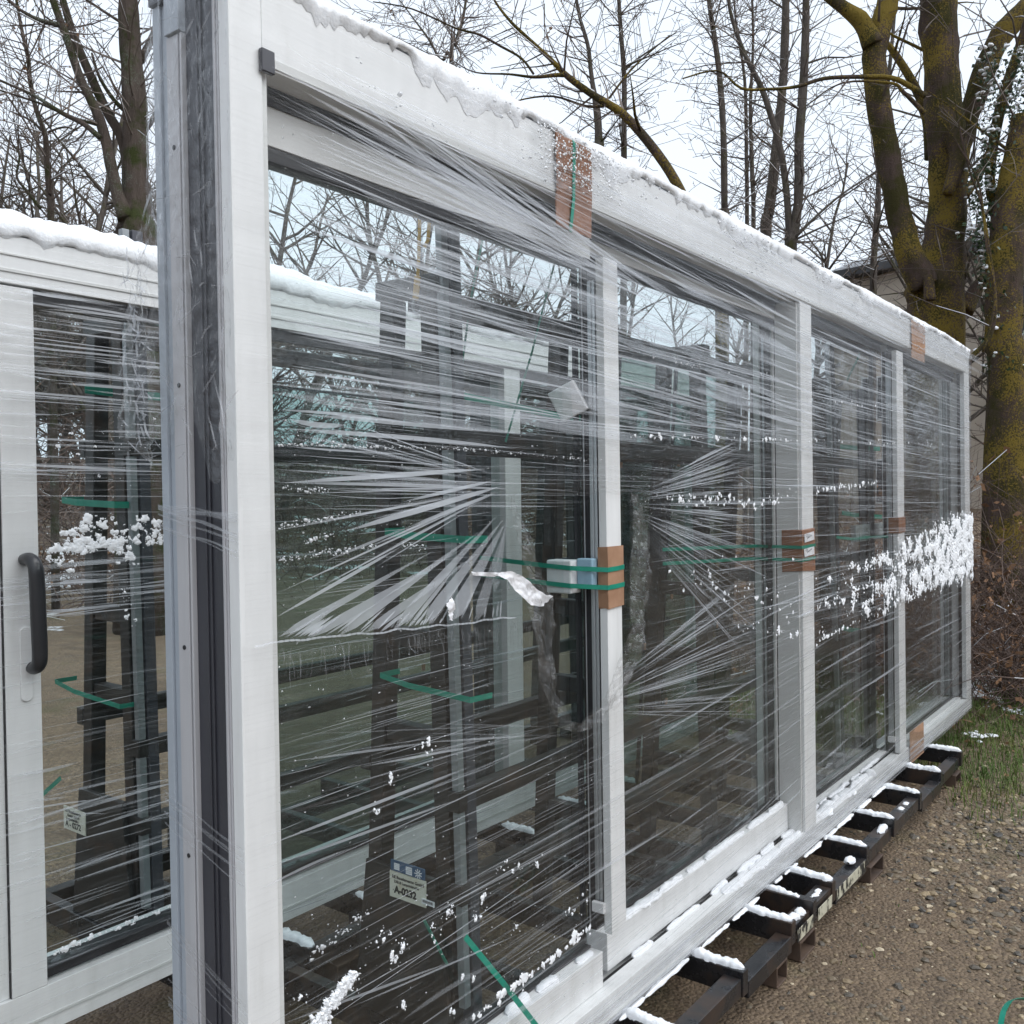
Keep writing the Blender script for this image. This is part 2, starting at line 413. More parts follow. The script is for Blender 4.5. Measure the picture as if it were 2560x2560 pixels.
# ------------------------------------------------------------------ mesh helpers
class MB:
    def __init__(s):
        s.v, s.f, s.att = [], [], []

    def box(s, x0, x1, y0, y1, z0, z1):
        b = len(s.v)
        s.v += [(x0, y0, z0), (x1, y0, z0), (x1, y1, z0), (x0, y1, z0), (x0, y0, z1), (x1, y0, z1), (x1, y1, z1), (x0, y1, z1)]
        s.f += [tuple(b + i for i in q) for q in ((3, 2, 1, 0), (4, 5, 6, 7), (0, 1, 5, 4), (1, 2, 6, 5), (2, 3, 7, 6), (3, 0, 4, 7))]
        return s

    def bar(s, p, q, w, h, side=None):
        """rectangular bar from p to q, w along the side vector, h across"""
        p, q = Vector(p), Vector(q)
        d = (q - p).normalized()
        sd = Vector(side) if side is not None else (Vector((0, 0, 1)) if abs(d.z) < 0.9 else Vector((1, 0, 0)))
        sd = (sd - d * sd.dot(d)).normalized()
        up = d.cross(sd)
        b = len(s.v)
        for c in (p, q):
            for i, j in ((-1, -1), (1, -1), (1, 1), (-1, 1)):
                s.v.append(tuple(c + sd * (w / 2 * i) + up * (h / 2 * j)))
        s.f += [tuple(b + i for i in qd) for qd in ((3, 2, 1, 0), (4, 5, 6, 7), (0, 1, 5, 4), (1, 2, 6, 5), (2, 3, 7, 6), (3, 0, 4, 7))]
        return s

    def tube(s, pts, rad, sides=6, cap=True):
        n = len(pts)
        b = len(s.v)
        prev = None
        for i in range(n):
            p = Vector(pts[i])
            d = (Vector(pts[min(i + 1, n - 1)]) - Vector(pts[max(i - 1, 0)]))
            if d.length < 1e-9:
                d = Vector((0, 0, 1))
            d.normalize()
            if prev is None:
                prev = d.orthogonal().normalized()
            a = prev - d * prev.dot(d)
            a = a.normalized() if a.length > 1e-6 else d.orthogonal().normalized()
            prev = a
            c = d.cross(a)
            r = rad[i] if hasattr(rad, '__len__') else rad
            for k in range(sides):
                t = 2 * pi * k / sides
                s.v.append(tuple(p + a * (r * cos(t)) + c * (r * sin(t))))
        for i in range(n - 1):
            for k in range(sides):
                k2 = (k + 1) % sides
                s.f.append((b + i * sides + k, b + i * sides + k2, b + (i + 1) * sides + k2, b + (i + 1) * sides + k))
        if cap:
            s.f.append(tuple(b + k for k in reversed(range(sides))))
            s.f.append(tuple(b + (n - 1) * sides + k for k in range(sides)))
        return s

    def ribbon(s, pts, wdir, width, thick=0.0009):
        """flat strap along pts, width along wdir"""
        n = len(pts)
        b = len(s.v)
        for i in range(n):
            p = Vector(pts[i])
            d = (Vector(pts[min(i + 1, n - 1)]) - Vector(pts[max(i - 1, 0)])).normalized()
            w = Vector(wdir[i]) if isinstance(wdir, list) else Vector(wdir)
            w = (w - d * w.dot(d)).normalized()
            t = d.cross(w)
            for i_, j_ in ((-1, -1), (1, -1), (1, 1), (-1, 1)):
                s.v.append(tuple(p + w * (width / 2 * i_) + t * (thick / 2 * j_)))
        for i in range(n - 1):
            for k in range(4):
                k2 = (k + 1) % 4
                s.f.append((b + i * 4 + k, b + i * 4 + k2, b + i * 4 + 4 + k2, b + i * 4 + 4 + k))
        s.f.append((b + 3, b + 2, b + 1, b))
        e = b + (n - 1) * 4
        s.f.append((e, e + 1, e + 2, e + 3))
        return s

    def prism(s, poly, y0, y1, plane='xz'):
        """polygon in a plane, extruded along the third axis"""
        b = len(s.v)
        n = len(poly)
        for yy in (y0, y1):
            for (a, c) in poly:
                s.v.append((a, yy, c) if plane == 'xz' else ((yy, a, c) if plane == 'yz' else (a, c, yy)))
        s.f.append(tuple(b + i for i in range(n)))
        s.f.append(tuple(b + n + i for i in reversed(range(n))))
        for i in range(n):
            j = (i + 1) % n
            s.f.append((b + j, b + i, b + n + i, b + n + j))
        return s

    def lump(s, c, r, rng, flat=1.0, rough=0.35, thin=1.0):
        """irregular pebble-like lump, 12 vertices"""
        b = len(s.v)
        g = (1 + 5 ** 0.5) / 2
        ico = [(-1, g, 0), (1, g, 0), (-1, -g, 0), (1, -g, 0), (0, -1, g), (0, 1, g), (0, -1, -g), (0, 1, -g), (g, 0, -1), (g, 0, 1), (-g, 0, -1), (-g, 0, 1)]
        sx, sy, sz = r * rng.uniform(.7, 1.35), r * rng.uniform(.7, 1.35), r * flat * rng.uniform(.7, 1.2)
        an = rng.uniform(0, 6.28)
        ca, sa = cos(an), sin(an)
        for (x, y, z) in ico:
            k = (1 + rng.uniform(-rough, rough)) / 1.9
            X, Y, Z = x * sx * k, y * sy * k, z * sz * k
            s.v.append((c[0] + X * ca - Y * sa, c[1] + (X * sa + Y * ca) * thin, c[2] + Z))
        s.f += [tuple(b + i for i in t) for t in ((0, 11, 5), (0, 5, 1), (0, 1, 7), (0, 7, 10), (0, 10, 11), (1, 5, 9), (5, 11, 4), (11, 10, 2), (10, 7, 6), (7, 1, 8),
                                                  (3, 9, 4), (3, 4, 2), (3, 2, 6), (3, 6, 8), (3, 8, 9), (4, 9, 5), (2, 4, 11), (6, 2, 10), (8, 6, 7), (9, 8, 1))]
        return s

    def tri(s, a, b_, c):
        b = len(s.v)
        s.v += [tuple(a), tuple(b_), tuple(c)]
        s.f.append((b, b + 1, b + 2))

    def quad(s, a, b_, c, d):
        b = len(s.v)
        s.v += [tuple(a), tuple(b_), tuple(c), tuple(d)]
        s.f.append((b, b + 1, b + 2, b + 3))

    def mesh(s, name, mat, smooth=False, attr=None):
        me = bpy.data.meshes.new(name)
        me.from_pydata(s.v, [], s.f)
        me.materials.append(mat)
        if smooth:
            me.polygons.foreach_set('use_smooth', [True] * len(me.polygons))
        if attr and s.att:
            a = me.attributes.new(attr, 'FLOAT', 'POINT')
            a.data.foreach_set('value', s.att)
        me.update()
        return me

    def build(s, name, mat, parent=None, smooth=False, attr=None, bevel=0.0, mtx=None):
        o = bpy.data.objects.new(name, s.mesh(name, mat, smooth, attr))
        COL.objects.link(o)
        if mtx is not None:
            o.matrix_world = mtx
        if parent is not None:
            o.parent = parent
        if bevel:
            bv = o.modifiers.new('bevel', 'BEVEL')
            bv.width = bevel
            bv.segments = 2
            bv.limit_method = 'ANGLE'
            bv.harden_normals = False
        return o

def empty(name, mtx=None):
    o = bpy.data.objects.new(name, None)
    COL.objects.link(o)
    if mtx is not None:
        o.matrix_world = mtx
    o.empty_display_size = 0.1
    return o

def tag(o, label=None, cat=None, group=None, kind=None):
    if label: o['label'] = label
    if cat: o['category'] = cat
    if group: o['group'] = group
    if kind: o['kind'] = kind
    return o

def B(name, mat, parent, *boxes, bevel=0.0015, mtx=None):
    mb = MB()
    for b in boxes:
        mb.box(*b)
    return mb.build(name, mat, parent, bevel=bevel, mtx=mtx)

def text(name, body, size, mtx, mat, parent, bold=0.0, align='LEFT'):
    c = bpy.data.curves.new(name, 'FONT')
    c.body = body
    c.size = size
    c.offset = bold
    c.extrude = 0.0003
    c.align_x = align
    c.materials.append(mat)
    tmp = bpy.data.objects.new('tmp', c)
    COL.objects.link(tmp)
    dg = bpy.context.evaluated_depsgraph_get()
    me = bpy.data.meshes.new_from_object(tmp.evaluated_get(dg))
    bpy.data.objects.remove(tmp)
    o = bpy.data.objects.new(name, me)
    COL.objects.link(o)
    o.parent = parent
    o.matrix_local = mtx
    return o

#GROUND
# ------------------------------------------------------------------ ground
def gz(x, y):
    h = 0.012 * noise.noise((x * 1.3, y * 1.3, 0)) + 0.02 * noise.noise((x * 0.35, y * 0.35, 3))
    h *= min(1.0, max(0.15, (abs(x - 3) + abs(y - 1.5)) / 3))
    if x > 6.6:
        h += 0.05 * min(1, (x - 6.6) / 2.5)
    if y > 9:
        h += 0.06 * (y - 9)
    if x > 13:
        h += 0.05 * (x - 13) * (1 if y > -2 else 0.3)
    return min(h, 3.5)

def build_ground():
    mb = MB()
    xs = [-900, -300, -100, -40, -20, -12] + [-8 + 0.5 * i for i in range(57)] + [22, 25, 30, 40, 60, 100, 300, 900]
    ys = [-900, -300, -100, -40, -20, -12, -8, -6] + [-5 + 0.5 * i for i in range(41)] + [17, 20, 25, 32, 45, 60, 100, 300, 900]
    nx = len(xs)
    for y in ys:
        for x in xs:
            mb.v.append((x, y, gz(x, y)))
    for j in range(len(ys) - 1):
        for i in range(nx - 1):
            mb.f.append((j * nx + i, j * nx + i + 1, (j + 1) * nx + i + 1, (j + 1) * nx + i))
    o = mb.build('ground', M['ground'], smooth=True)
    tag(o, kind='structure')
build_ground()
#PART2
# ------------------------------------------------------------------ front sliding door element
H1 = 2.50          # height
XL, XR = 1.098, 7.30
def build_front_element():
    r = empty('sliding_door_element', E1)
    tag(r, 'tall white four-bay sliding door element wrapped in torn stretch film', 'door element')
    HB = H1 - 0.165     # underside of the head
    # head: white front board with a slim lower lip, dark track underside
    h = B('head_rail', M['white'], r, (XL + 0.0755, XR, 0.0, 0.06, HB, H1), (XL + 0.05, XR, 0.062, 0.215, HB + 0.035, H1 - 0.004))
    B('groove_strip', M['offwhite'], h, (XL + 0.10, XR - 0.1, -0.003, -0.0005, HB + 0.004, HB + 0.022))
    B('track_underside', M['rubber'], h, (XL + 0.09, XR - 0.09, 0.062, 0.10, HB + 0.012, HB + 0.034), (XL + 0.09, XR - 0.09, 0.108, 0.20, HB + 0.016, HB + 0.034))
    # sill with two tracks
    s = B('sill_rail', M['white'], r, (XL + 0.076, XR, 0.0, 0.05, 0.0, 0.085), (XL + 0.076, XR, 0.0502, 0.215, 0.0, 0.055))
    for k, yy in enumerate((0.066, 0.10, 0.135, 0.18)):
        B('track', M['alu'] if k % 2 else M['rubber'], s, (XL + 0.1, XR - 0.1, yy, yy + 0.012, 0.0555, 0.085 if k % 2 else 0.068))
    B('groove_strip', M['offwhite'], s, (XL + 0.02, XR, -0.003, -0.0005, 0.012, 0.018), (XL + 0.02, XR, -0.003, -0.0005, 0.050, 0.055))
    # left jamb: white front board, grey lip, dark channel, grey back profiles (the end faces the photographer's left)
    j = B('left_jamb', M['white'], r, (XL + 0.001, XL + 0.075, 0.0, 0.030, 0.0, H1 - 0.004))
    B('glazing_bead', M['offwhite'], j, (XL + 0.0765, XL + 0.092, 0.008, 0.04, 0.094, HB - 0.002))
    B('bead_gap', M['rubber'], j, (XL + 0.0752, XL + 0.0763, 0.006, 0.03, 0.094, HB - 0.002))
    B('front_lip', M['grey'], j, (XL, XL + 0.03, 0.031, 0.036, 0.0, H1 - 0.05), (XL - 0.003, XL + 0.03, 0.0365, 0.041, 0.0, H1 - 0.05),
      (XL + 0.001, XL + 0.03, 0.0415, 0.048, 0.0, H1 - 0.05), bevel=0.001)
    B('dark_channel', M['charcoal'], j, (XL + 0.006, XL + 0.049, 0.0485, 0.135, 0.0, H1), (XL + 0.002, XL + 0.0058, 0.083, 0.087, 0.0, H1), (XL + 0.003, XL + 0.0058, 0.097, 0.102, 0.0, H1), bevel=0.001)
    B('back_profile', M['grey'], j, (XL - 0.004, XL + 0.04, 0.1355, 0.141, 0.0, H1 - 0.09), (XL + 0.001, XL + 0.04, 0.1412, 0.146, 0.0, H1 - 0.09),
      (XL - 0.004, XL + 0.04, 0.1462, 0.182, 0.0, H1 - 0.09), bevel=0.0012)
    B('back_edge_profile', M['bluegrey'], j, (XL + 0.002, XL + 0.04, 0.1822, 0.204, 0.0, H1 - 0.02), (XL - 0.004, XL + 0.04, 0.2042, 0.226, 0.0, H1 - 0.02), bevel=0.0015)
    cap = B('end_cap', M['charcoal'], j, (XL - 0.012, XL + 0.04, 0.028, 0.05, H1 - 0.05, H1 + 0.01))
    B('end_cap', M['charcoal'], j, (XL - 0.01, XL + 0.04, 0.185, 0.23, H1 - 0.018, H1 + 0.012))
    B('cap_block', M['bluegrey'], cap, (XL - 0.010, XL + 0.04, 0.135, 0.18, H1 - 0.088, H1 + 0.008))
    for z in (0.35, 0.85, 1.25, 1.75, 2.2):
        mb = MB().tube([(XL - 0.0055, 0.163, z), (XL - 0.003, 0.163, z)], 0.0045, 10)
        mb.build('screw', M['rubber'], j)
    # right jamb
    k = B('right_jamb', M['white'], r, (XR - 0.15, XR, 0.0, 0.028, 0.093, HB - 0.002))
    B('dark_channel', M['rubber'], k, (XR - 0.14, XR - 0.06, 0.0285, 0.05, 0.093, HB - 0.002), (XR - 0.115, XR - 0.06, 0.145, 0.152, 0.093, HB - 0.002))
    B('reveal_board', M['offwhite'], k, (XR - 0.12, XR, 0.0505, 0.144, 0.093, HB - 0.002), (XR - 0.12, XR, 0.1525, 0.17, 0.093, HB - 0.002))
    # the narrow mullions with their track profiles behind
    def slim(x0, x1, name, zb, zt):
        m = B(name, M['white'], r, (x0, x1, 0.0, 0.026, zb, zt))
        B('gasket', M['rubber'], m, (x0 + 0.012, x1 - 0.01, 0.0262, 0.034, zb, zt), (x0 + 0.012, x1 - 0.01, 0.0625, 0.08, zb, zt))
        B('track_profile', M['alu'], m, (x0 + 0.006, x1 - 0.008, 0.0342, 0.042, zb + 0.05, zt - 0.06), (x0 + 0.0095, x1 - 0.008, 0.0422, 0.047, zb + 0.05, zt - 0.06),
          (x0 + 0.006, x1 - 0.008, 0.0472, 0.054, zb + 0.05, zt - 0.06), (x0 + 0.010, x1 - 0.008, 0.0542, 0.062, zb + 0.05, zt - 0.06), bevel=0.001)
        B('edge_line', M['alu'], m, (x0 + 0.010, x1 - 0.01, 0.0802, 0.084, zb, zt))
        B('corner_block', M['foam'], m, (x0 - 0.014, x0 + 0.0, 0.02, 0.06, zb + 0.06, zb + 0.09))
        return m
    slim(2.387, 2.469, 'mullion', 0.25, 2.215)
    slim(5.46, 5.59, 'mullion', 0.09, 2.295)
    # the deep centre post
    c = B('centre_post', M['white'], r, (3.983, 4.12, 0.0, 0.012, 0.066, HB - 0.002))
    B('post_side', M['grey'] if False else M['offwhite'], c, (3.972, 4.115, 0.0125, 0.108, 0.066, HB - 0.002))
    B('gap_line', M['rubber'], c, (3.975, 4.115, 0.1082, 0.113, 0.066, HB - 0.002))
    B('meeting_stile', M['offwhite'], c, (3.968, 4.115, 0.1132, 0.132, 0.093, HB - 0.002), (3.968, 4.115, 0.178, 0.205, 0.093, HB - 0.002))
    B('gasket', M['rubber'], c, (3.978, 4.115, 0.1322, 0.1778, 0.093, HB - 0.002), (3.977, 4.115, 0.2052, 0.214, 0.093, HB - 0.002))
    B('track_profile', M['alu'], c, (3.970, 3.9778, 0.158, 0.166, 0.15, HB - 0.14))
    # leaves: rails and glass
    bays = [(XL + 0.092, 2.392, 0.086, 0.20, 2.195), (2.474, 3.966, 0.120, 0.21, 2.235), (4.125, 5.455, 0.120, 0.105, 2.27), (5.595, XR - 0.152, 0.086, 0.105, 2.27)]
    for (x0, x1, y, zb, zt) in bays:
        p = B('leaf_bottom_rail', M['white'], r, (x0, x1, y - 0.05, y + 0.03, 0.0865, zb - 0.009))
        B('gasket', M['rubber'], p, (x0 + 0.003, x1 - 0.003, y - 0.012, y + 0.026, zb - 0.0085, zb))
        g0, g1 = (x0 - (0.042 if abs(x0 - 2.474) < 0.01 else 0.068 if abs(x0 - 5.595) < 0.01 else 0), x1 + (0.039 if abs(x1 - 2.392) < 0.01 else 0.071 if abs(x1 - 5.455) < 0.01 else 0))
        p = B('leaf_top_rail', M['offwhite'], r, (g0, g1, y - 0.016, y + 0.03, zt + 0.03, HB + 0.01))
        B('dark_strip', M['rubber'], p, (g0 + 0.001, g1 - 0.001, y - 0.021, y - 0.0165, HB - 0.034, HB + 0.009))  # dark strip along the upper edge of the leaf rail
        B('gasket', M['rubber'], p, (x0 + 0.003, x1 - 0.003, y - 0.014, y + 0.026, zt, zt + 0.0295))
        g = B('glass_pane', M['glass'], r, (x0 + 0.001, x1 - 0.001, y, y + 0.024, zb + 0.0002, zt - 0.0005), bevel=0)
        for (a, b) in ((x0 + 0.002, x0 + 0.012), (x1 - 0.012, x1 - 0.002)):
            B('spacer', M['rubber'], g, (a, b, y + 0.004, y + 0.02, zb + 0.002, zt - 0.002), bevel=0)
    # plastic clip on the upper left corner
    B('corner_clip', M['charcoal'], r, (XL + 0.066, XL + 0.096, -0.012, -0.001, HB - 0.012, HB + 0.03))
    return r
build_front_element()

# ------------------------------------------------------------------ element of the row behind
H2 = 2.19
def build_rear_element():
    r = empty('sliding_door_element', E2)
    tag(r, 'lower white sliding door element with long dark lever handle, in the row behind', 'door element')
    x0, x1 = -1.3, 5.6
    HB = H2 - 0.13
    h = B('head_rail', M['white'], r, (x0, x1, 0.0, 0.19, HB, H2))
    B('groove_strip', M['offwhite'], h, (x0, x1, -0.004, -0.0005, HB + 0.03, HB + 0.04), (x0, x1, -0.004, -0.0005, HB + 0.075, HB + 0.082))
    B('track_underside', M['rubber'], h, (x0 + .1, x1 - .1, 0.03, 0.16, HB - 0.006, HB - 0.0005))
    s = B('sill_rail', M['white'], r, (x0, x1, 0.0, 0.19, 0.0, 0.13))
    B('groove_strip', M['offwhite'], s, (x0, x1, -0.004, -0.0005, 0.04, 0.05))
    B('track', M['rubber'], s, (x0 + .1, x1 - .1, 0.04, 0.06, 0.1302, 0.142), (x0 + .1, x1 - .1, 0.12, 0.14, 0.1302, 0.142))
    for (a, b) in ((x0, x0 + 0.1), (1.13, 1.244), (3.50, 3.62), (5.48, x1)):
        B('stile', M['white'], r, (a, b, 0.012, 0.10, 0.131, HB - 0.007))
    st = B('handle_stile', M['white'], r, (1.246, 1.342, 0.0, 0.075, 0.131, HB - 0.007))
    B('gap_line', M['rubber'], st, (1.2442, 1.2458, 0.004, 0.06, 0.131, HB - 0.007))
    for (a, b) in ((x0 + .1, 1.13), (1.342, 3.50), (3.62, 5.48)):
        B('leaf_top_rail', M['rubber'], r, (a, b, 0.02, 0.09, HB - 0.040, HB - 0.0065))
        B('leaf_bottom_rail', M['rubber'], r, (a, b, 0.02, 0.09, 0.1425, 0.165))
        B('glass_pane', M['glass'] if a < 1.4 else M['greenglass'], r, (a + 0.001, b - 0.001, 0.045, 0.069, 0.1652, HB - 0.0405), bevel=0)
    # the dark profile seen through the glass beside the right-hand stile
    B('meeting_profile', M['charcoal'], r, (3.36, 3.40, 0.07, 0.10, 0.166, HB - 0.042), (3.43, 3.47, 0.07, 0.10, 0.166, HB - 0.042))
    # lever handle
    hr = empty('handle')
    hr.parent = r
    zc = loc(E2I, 75, 1395, -0.03)[1]
    xh = 1.300
    rs = MB()
    n = 20
    poly = []
    for i in range(n):
        t = 2 * pi * i / n
        cx, cz = 0.017 * cos(t), 0.017 * sin(t)
        poly.append((xh + cx, zc - 0.29 + cz + (0.085 if sin(t) > 0 else -0.085)))
    rs.prism(poly, -0.006, -0.0005)
    rs.build('backplate', M['white'], hr, bevel=0.002)
    lv = MB()
    path = [(xh + 0.0, -0.004, zc - 0.005), (xh + 0.0, -0.035, zc - 0.003), (xh + 0.002, -0.058, zc - 0.02), (xh + 0.004, -0.062, zc - 0.06),
            (xh + 0.006, -0.062, zc - 0.16), (xh + 0.008, -0.062, zc - 0.25), (xh + 0.008, -0.056, zc - 0.285), (xh + 0.006, -0.035, zc - 0.298), (xh + 0.004, -0.022, zc - 0.296)]
    path = smooth_path(path, 4)
    rad = [0.0165 + 0.004 * sin(pi * i / (len(path) - 1)) for i in range(len(path))]
    lv.tube(path, rad, 12)
    lv.build('lever', M['handle'], hr, smooth=True)
    return r

def smooth_path(pts, k=3):
    pts = [Vector(p) for p in pts]
    out = []
    for i in range(len(pts) - 1):
        p0, p1, p2, p3 = pts[max(i - 1, 0)], pts[i], pts[i + 1], pts[min(i + 2, len(pts) - 1)]
        for j in range(k):
            t = j / k
            out.append(0.5 * ((2 * p1) + (p2 - p0) * t + (2 * p0 - 5 * p1 + 4 * p2 - p3) * t * t + (3 * p1 - p0 - 3 * p2 + p3) * t ** 3))
    out.append(pts[-1])
    return out
build_rear_element()

# ------------------------------------------------------------------ steel A-frame racks
SNOWBARS = []      # (p, q, width) of upward faces that carry snow
def build_rack(name, label, X0, X1, YF, YR, frames, bars, signtxt, yc, spread_b, spread_t, top_z, ztop=0.183, feet=(), stake_top=0.3):
    r = empty(name, Matrix.Translation((X0, (YF + YR) / 2, 0)))
    tag(r, label, 'rack', 'steel A-frame racks')
    r.matrix_world = Matrix.Identity(4)
    r.location = (X0, yc, 0)
    inv = Matrix.Translation((-X0, -yc, 0))
    def P(mb, nm, mat, par=r, bevel=0.003, smooth=False):
        mb.v = [(v[0] - X0, v[1] - yc, v[2]) for v in mb.v] if par is r else [(v[0] - X0, v[1] - yc, v[2]) for v in mb.v]
        return mb.build(nm, mat, par, bevel=bevel, smooth=smooth)
    zt = ztop
    # front rail in short welded lengths between the crossbars, a little lower than the bars
    xs = [X0] + [b for b in bars if X0 < b < X1] + [X1]
    for i in range(len(xs) - 1):
        a, b = xs[i] + 0.022, xs[i + 1] - 0.022
        if b - a < 0.05: continue
        dz = 0.012 * ((i * 7) % 3 - 1)
        dy = 0.006 * ((i * 5) % 3 - 1)
        P(MB().box(a, b, YF - 0.03 + dy, YF + 0.03 + dy, zt - 0.094 + dz, zt - 0.036 + dz), 'front_rail', M['blacksteel'])
    for b in bars:
        P(MB().box(b - 0.021, b + 0.021, YF - 0.035, YR, zt - 0.085, zt - 0.002), 'crossbar', M['blacksteel'])
        SNOWBARS.append(((b, YF - 0.03, zt - 0.002), (b, YF + 0.16, zt - 0.002), 0.04))
    P(MB().box(X0, X1, YR - 0.06, YR - 0.0, zt - 0.165, zt - 0.0865), 'rear_rail', M['steel'])
    for (fx, fw) in feet:
        for (yy0, yy1) in ((YF - 0.035, YF + 0.07), (YR - 0.16, YR - 0.065)):
            zz = zt - 0.108 if yy0 < YF else zt - 0.167
            ft = MB()
            ft.box(fx - fw / 2, fx - fw / 2 + 0.008, yy0, yy1, 0.004, zz)
            ft.box(fx + fw / 2 - 0.008, fx + fw / 2, yy0, yy1, 0.004, zz)
            ft.box(fx - fw / 2 + 0.0082, fx + fw / 2 - 0.0082, yy0, yy1, -0.004, 0.006)
            ft.box(fx - fw / 2 + 0.0082, fx + fw / 2 - 0.0082, yy0, yy1, zz - 0.008, zz)
            ft.box(fx - fw / 2 + 0.0082, fx + fw / 2 - 0.0082, yy1 - 0.01, yy1 - 0.002, 0.006, zz - 0.008)
            P(ft, 'foot', M['rust'], bevel=0.002)
    # A-frames
    for k, xa in enumerate(frames):
        yb0, yb1 = yc - spread_b / 2, yc + spread_b / 2
        yt0, yt1 = yc - spread_t / 2, yc + spread_t / 2
        for (yb, yt) in ((yb0, yt0), (yb1, yt1)):
            P(MB().bar((xa, yb, zt), (xa, yt, top_z), 0.055, 0.055, side=(1, 0, 0)), 'frame_leg', M['steel'])
        P(MB().box(xa - 0.03, xa + 0.03, yt0 - 0.045, yt1 + 0.045, top_z + 0.001, top_z + 0.055), 'top_bar', M['steel'])
        for zz in (0.55, 1.02, 1.30):
            f = (zz - zt) / (top_z - zt)
            w0 = yb0 + (yt0 - yb0) * f + 0.028
            w1 = yb1 + (yt1 - yb1) * f - 0.028
            P(MB().box(xa - 0.02, xa + 0.02, w0, w1, zz - 0.028, zz + 0.028), 'frame_tie', M['steel'])
    # longitudinal beams
    for (zz, sgn) in ((1.87, 1), (0.92, 1), (0.60, -1), (0.86, -1), (1.87, -1)):
        f = (zz - zt) / (top_z - zt)
        y = yc + sgn * ((spread_b + (spread_t - spread_b) * f) / 2 + 0.048)
        P(MB().box(frames[0] - 0.03, frames[-1] + 0.03, y - 0.02, y + 0.02, zz - 0.03, zz + 0.03), 'beam', M['steel'])
    # top spar
    P(MB().box(frames[0] + 0.03, frames[-1] - 0.03, yc - 0.05, yc + 0.05, top_z - 0.03, top_z + 0.03), 'top_spar', M['steel'])
    # box-shaped foot end with the sign
    xa = frames[0]
    f = 0.0
    bx = MB()
    bx.prism([(yc - spread_b / 2 - 0.035, zt - 0.002), (yc + spread_b / 2 + 0.05, zt - 0.002), (yc + spread_b / 2 + 0.0, zt + 0.45), (yc - spread_b / 2 + 0.03, zt + 0.45)], xa - 0.05, xa - 0.031, plane='yz')
    P(bx, 'end_plate', M['steel'])
    # galvanised upright with dark core in front of each frame
    for k, xa in enumerate(frames):
        yb, yt = yc - spread_b / 2 - 0.050, yc - spread_t / 2 - 0.046
        if k not in (0, len(frames) - 2): continue
        tz = top_z + stake_top
        fk = (tz - zt) / (top_z - zt)
        yk = yb + (yt - yb) * fk
        up = MB().bar((xa - 0.012, yb, zt + 0.10), (xa - 0.012, yk, tz), 0.026, 0.024, side=(1, 0, 0))
        st = P(up, 'upright', M['galv'], bevel=0.002)
        P(MB().bar((xa + 0.026, yb, zt), (xa + 0.026, yk, tz), 0.040, 0.040, side=(1, 0, 0)), 'upright_core', M['charcoal'], bevel=0.002)
    return r

RX = [2.45, 2.90, 3.33, 3.55, 3.77, 4.22, 4.65, 5.12, 5.57, 6.07]
rackA = build_rack('steel_rack', 'dark steel A-frame rack carrying the tall front element, sign A-0232 on its end', 2.02, 6.14, 1.25, 2.55,
                   [2.06, 2.93, 3.75, 4.50, 5.30, 6.05], [2.04] + RX, None, 1.885, 0.30, 0.155, 2.28,
                   feet=((3.48, 0.16), (4.36, 0.20), (5.98, 0.14), (2.6, 0.16), (3.22, 0.10)), stake_top=0.24)
rackB = build_rack('steel_rack', 'dark steel A-frame rack carrying the lower rear element, sign A-0272 on its end', 1.78, 6.0, 2.42, 3.75,
                   [1.84, 4.60, 5.60], [1.80, 2.12, 2.5, 2.95, 3.4, 3.85, 4.3], None, 3.09, 0.30, 0.155, 2.26,
                   feet=((2.3, 0.16), (4.0, 0.16), (5.6, 0.16)), stake_top=0.34, ztop=0.223)

